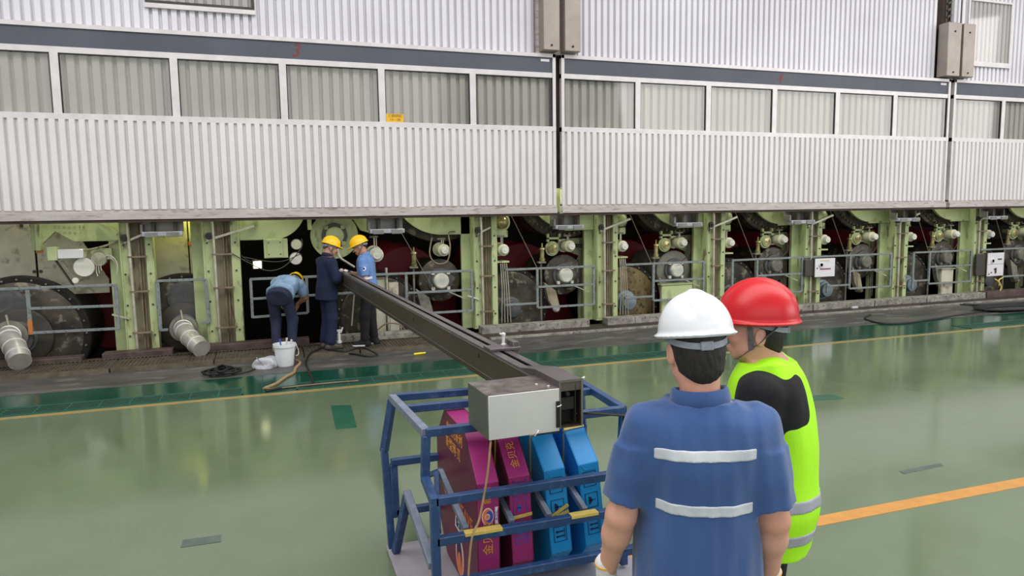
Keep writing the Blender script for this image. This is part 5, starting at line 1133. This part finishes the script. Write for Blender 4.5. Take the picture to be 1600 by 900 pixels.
person('person', 'worker in dark navy suit and yellow hard hat at the far end of the beam', (.80, 10.60, .062), 72, J,
    dict(vox=.012, fine=.009, skin='skin2', shirt='navy', shirt_name='work_jacket', pants='navy', hat='yhelmet', bulk=1.0, long=True, gloves='LR', shirt_low=-.28, hair='hairg', nape=-.05, strap=True, shoe='ctlside', hem=.082, wr=.008, curl=.8, hats=.98))
J = far(); J.update(head=(-.02, .10, 1.475), face=(-.1, 1, -.42), headup=(0, .4, 1), neck=(0, .04, 1.35), shL=(-.175, .03, 1.27), elL=(-.21, .0, 1.02), wrL=(-.14, .21, 1.03), elR=(.2, .08, 1.03), wrR=(.10, .26, 1.08),
    anL=(-.08, .06, .095), toeL=(-.11, .24, .05), anR=(.08, -.05, .095), toeR=(.11, .12, .05), knL=(-.09, .05, .46), knR=(.09, 0, .46))
t, _, g, A = person('person', 'worker in light blue short-sleeved shirt and black trousers, looking down at the beam', (1.40, 10.62, .062), -72, J,
    dict(vox=.012, fine=.009, skin='skin2', shirt='lblue', pants='blackcloth', hat='yhelmet', bulk=.98, sleeve=.85, shirt_low=-.2, nape=-.045, strap=True, sole='whitepr', shoe='blackcloth', wr=.007, curl=.9, hats=.98))
bdg = MB().rev((-.262, .005, 1.17), (-.30, .005, 1.18), [(0, .032), (.004, .032)], 20).build('round_badge', m['whitepr'], None); bdg.parent = t
bdg2 = MB().rev((-.266, .005, 1.17), (-.30, .005, 1.18), [(0, .016), (.002, .016)], 16).build('badge_centre', m['navyp'], None); bdg2.parent = bdg
tl = at(571, 437, 10.38)
tag(MB().bar(tl+V3((-.07, 0, .0)), tl+V3((.10, 0, .03)), .022, .03).build('hand_tool', m['whitepr']), 'small pale hand tool held over the beam by the worker in light blue', 'tool')
J = far(); J.update(pelvis=(0, -.10, .83), neck=(.04, .32, .99), chest_side=(1, 0, 0), head=(.08, .47, .945), face=(0, .35, -1), headup=(.1, 1, .30), hipL=(-.09, -.09, .80), hipR=(.09, -.09, .80), knL=(-.11, .06, .46), knR=(.13, .04, .46),
    shL=(-.15, .27, .95), shR=(.20, .27, .95), elL=(-.2, .40, .70), elR=(.25, .36, .74), wrL=(-.05, .50, .52), wrR=(.10, .50, .62), anL=(-.10, -.03, .095), anR=(.12, -.02, .095), hdL=(.1, .4, -1), hdR=(-.3, .3, -1), hnL=(1, 0, 0), hnR=(-1, 0, 0), htL=(0, 1, 0), htR=(0, 1, 0))
person('person', 'worker bending forward in a pale blue shirt and faded navy trousers', (.17, 10.62, .062), 16, J,
    dict(vox=.012, fine=.009, skin='skin2', shirt='sweat', pants='trouser', hat='yhelmet', bulk=1.05, sleeve=.8, shirt_low=-.02, wr=.010, shoe='cast', hats=.98))

GROUPS = {'dryer_drum': 'drum ends behind the lifted doors', 'journal_roll': 'smaller rollers behind the lifted doors', 'felt_roll': 'dark red felt rolls inside the machine', 'steam_joint': 'pale steam joints along the machine',
    'lens_joint': 'round flanged covers along the machine', 'sight_glass_oiler': 'oilers above the rollers', 'upper_drum': 'upper drums cut off by the doors', 'guard_plate': 'curved green guard plates', 'bearing_housing': 'bearing housings under the doors',
    'doctor_bracket': 'slanted brackets beside the rollers', 'inner_frame_panel': 'shaded green frame panels', 'under_door_fixture': 'box fixtures under the doors', 'lifting_hood_door': 'lifting hood doors', 'diagonal_wire': 'thin diagonal wires',
    'thin_hose': 'thin dark hoses', 'cable_bundle': 'bundles of hanging cables', 'round_cap': 'round caps', 'floor_drain': 'slotted floor drains', 'person': 'workers in hard hats', 'hose': 'hoses on the floor', 'control_box': 'white control panels', 'ribbed_duct': 'shiny ducts',
    'gear_cover': 'covers behind the guard rails', 'stained_panel_pair': 'stained metal plates', 'hanging_cable': 'sagging cables'}
for o in bpy.data.objects:
    if o.parent is None and 'label' in o and 'group' not in o:
        g_ = GROUPS.get(o.name.split('.')[0])
        if g_: o['group'] = g_
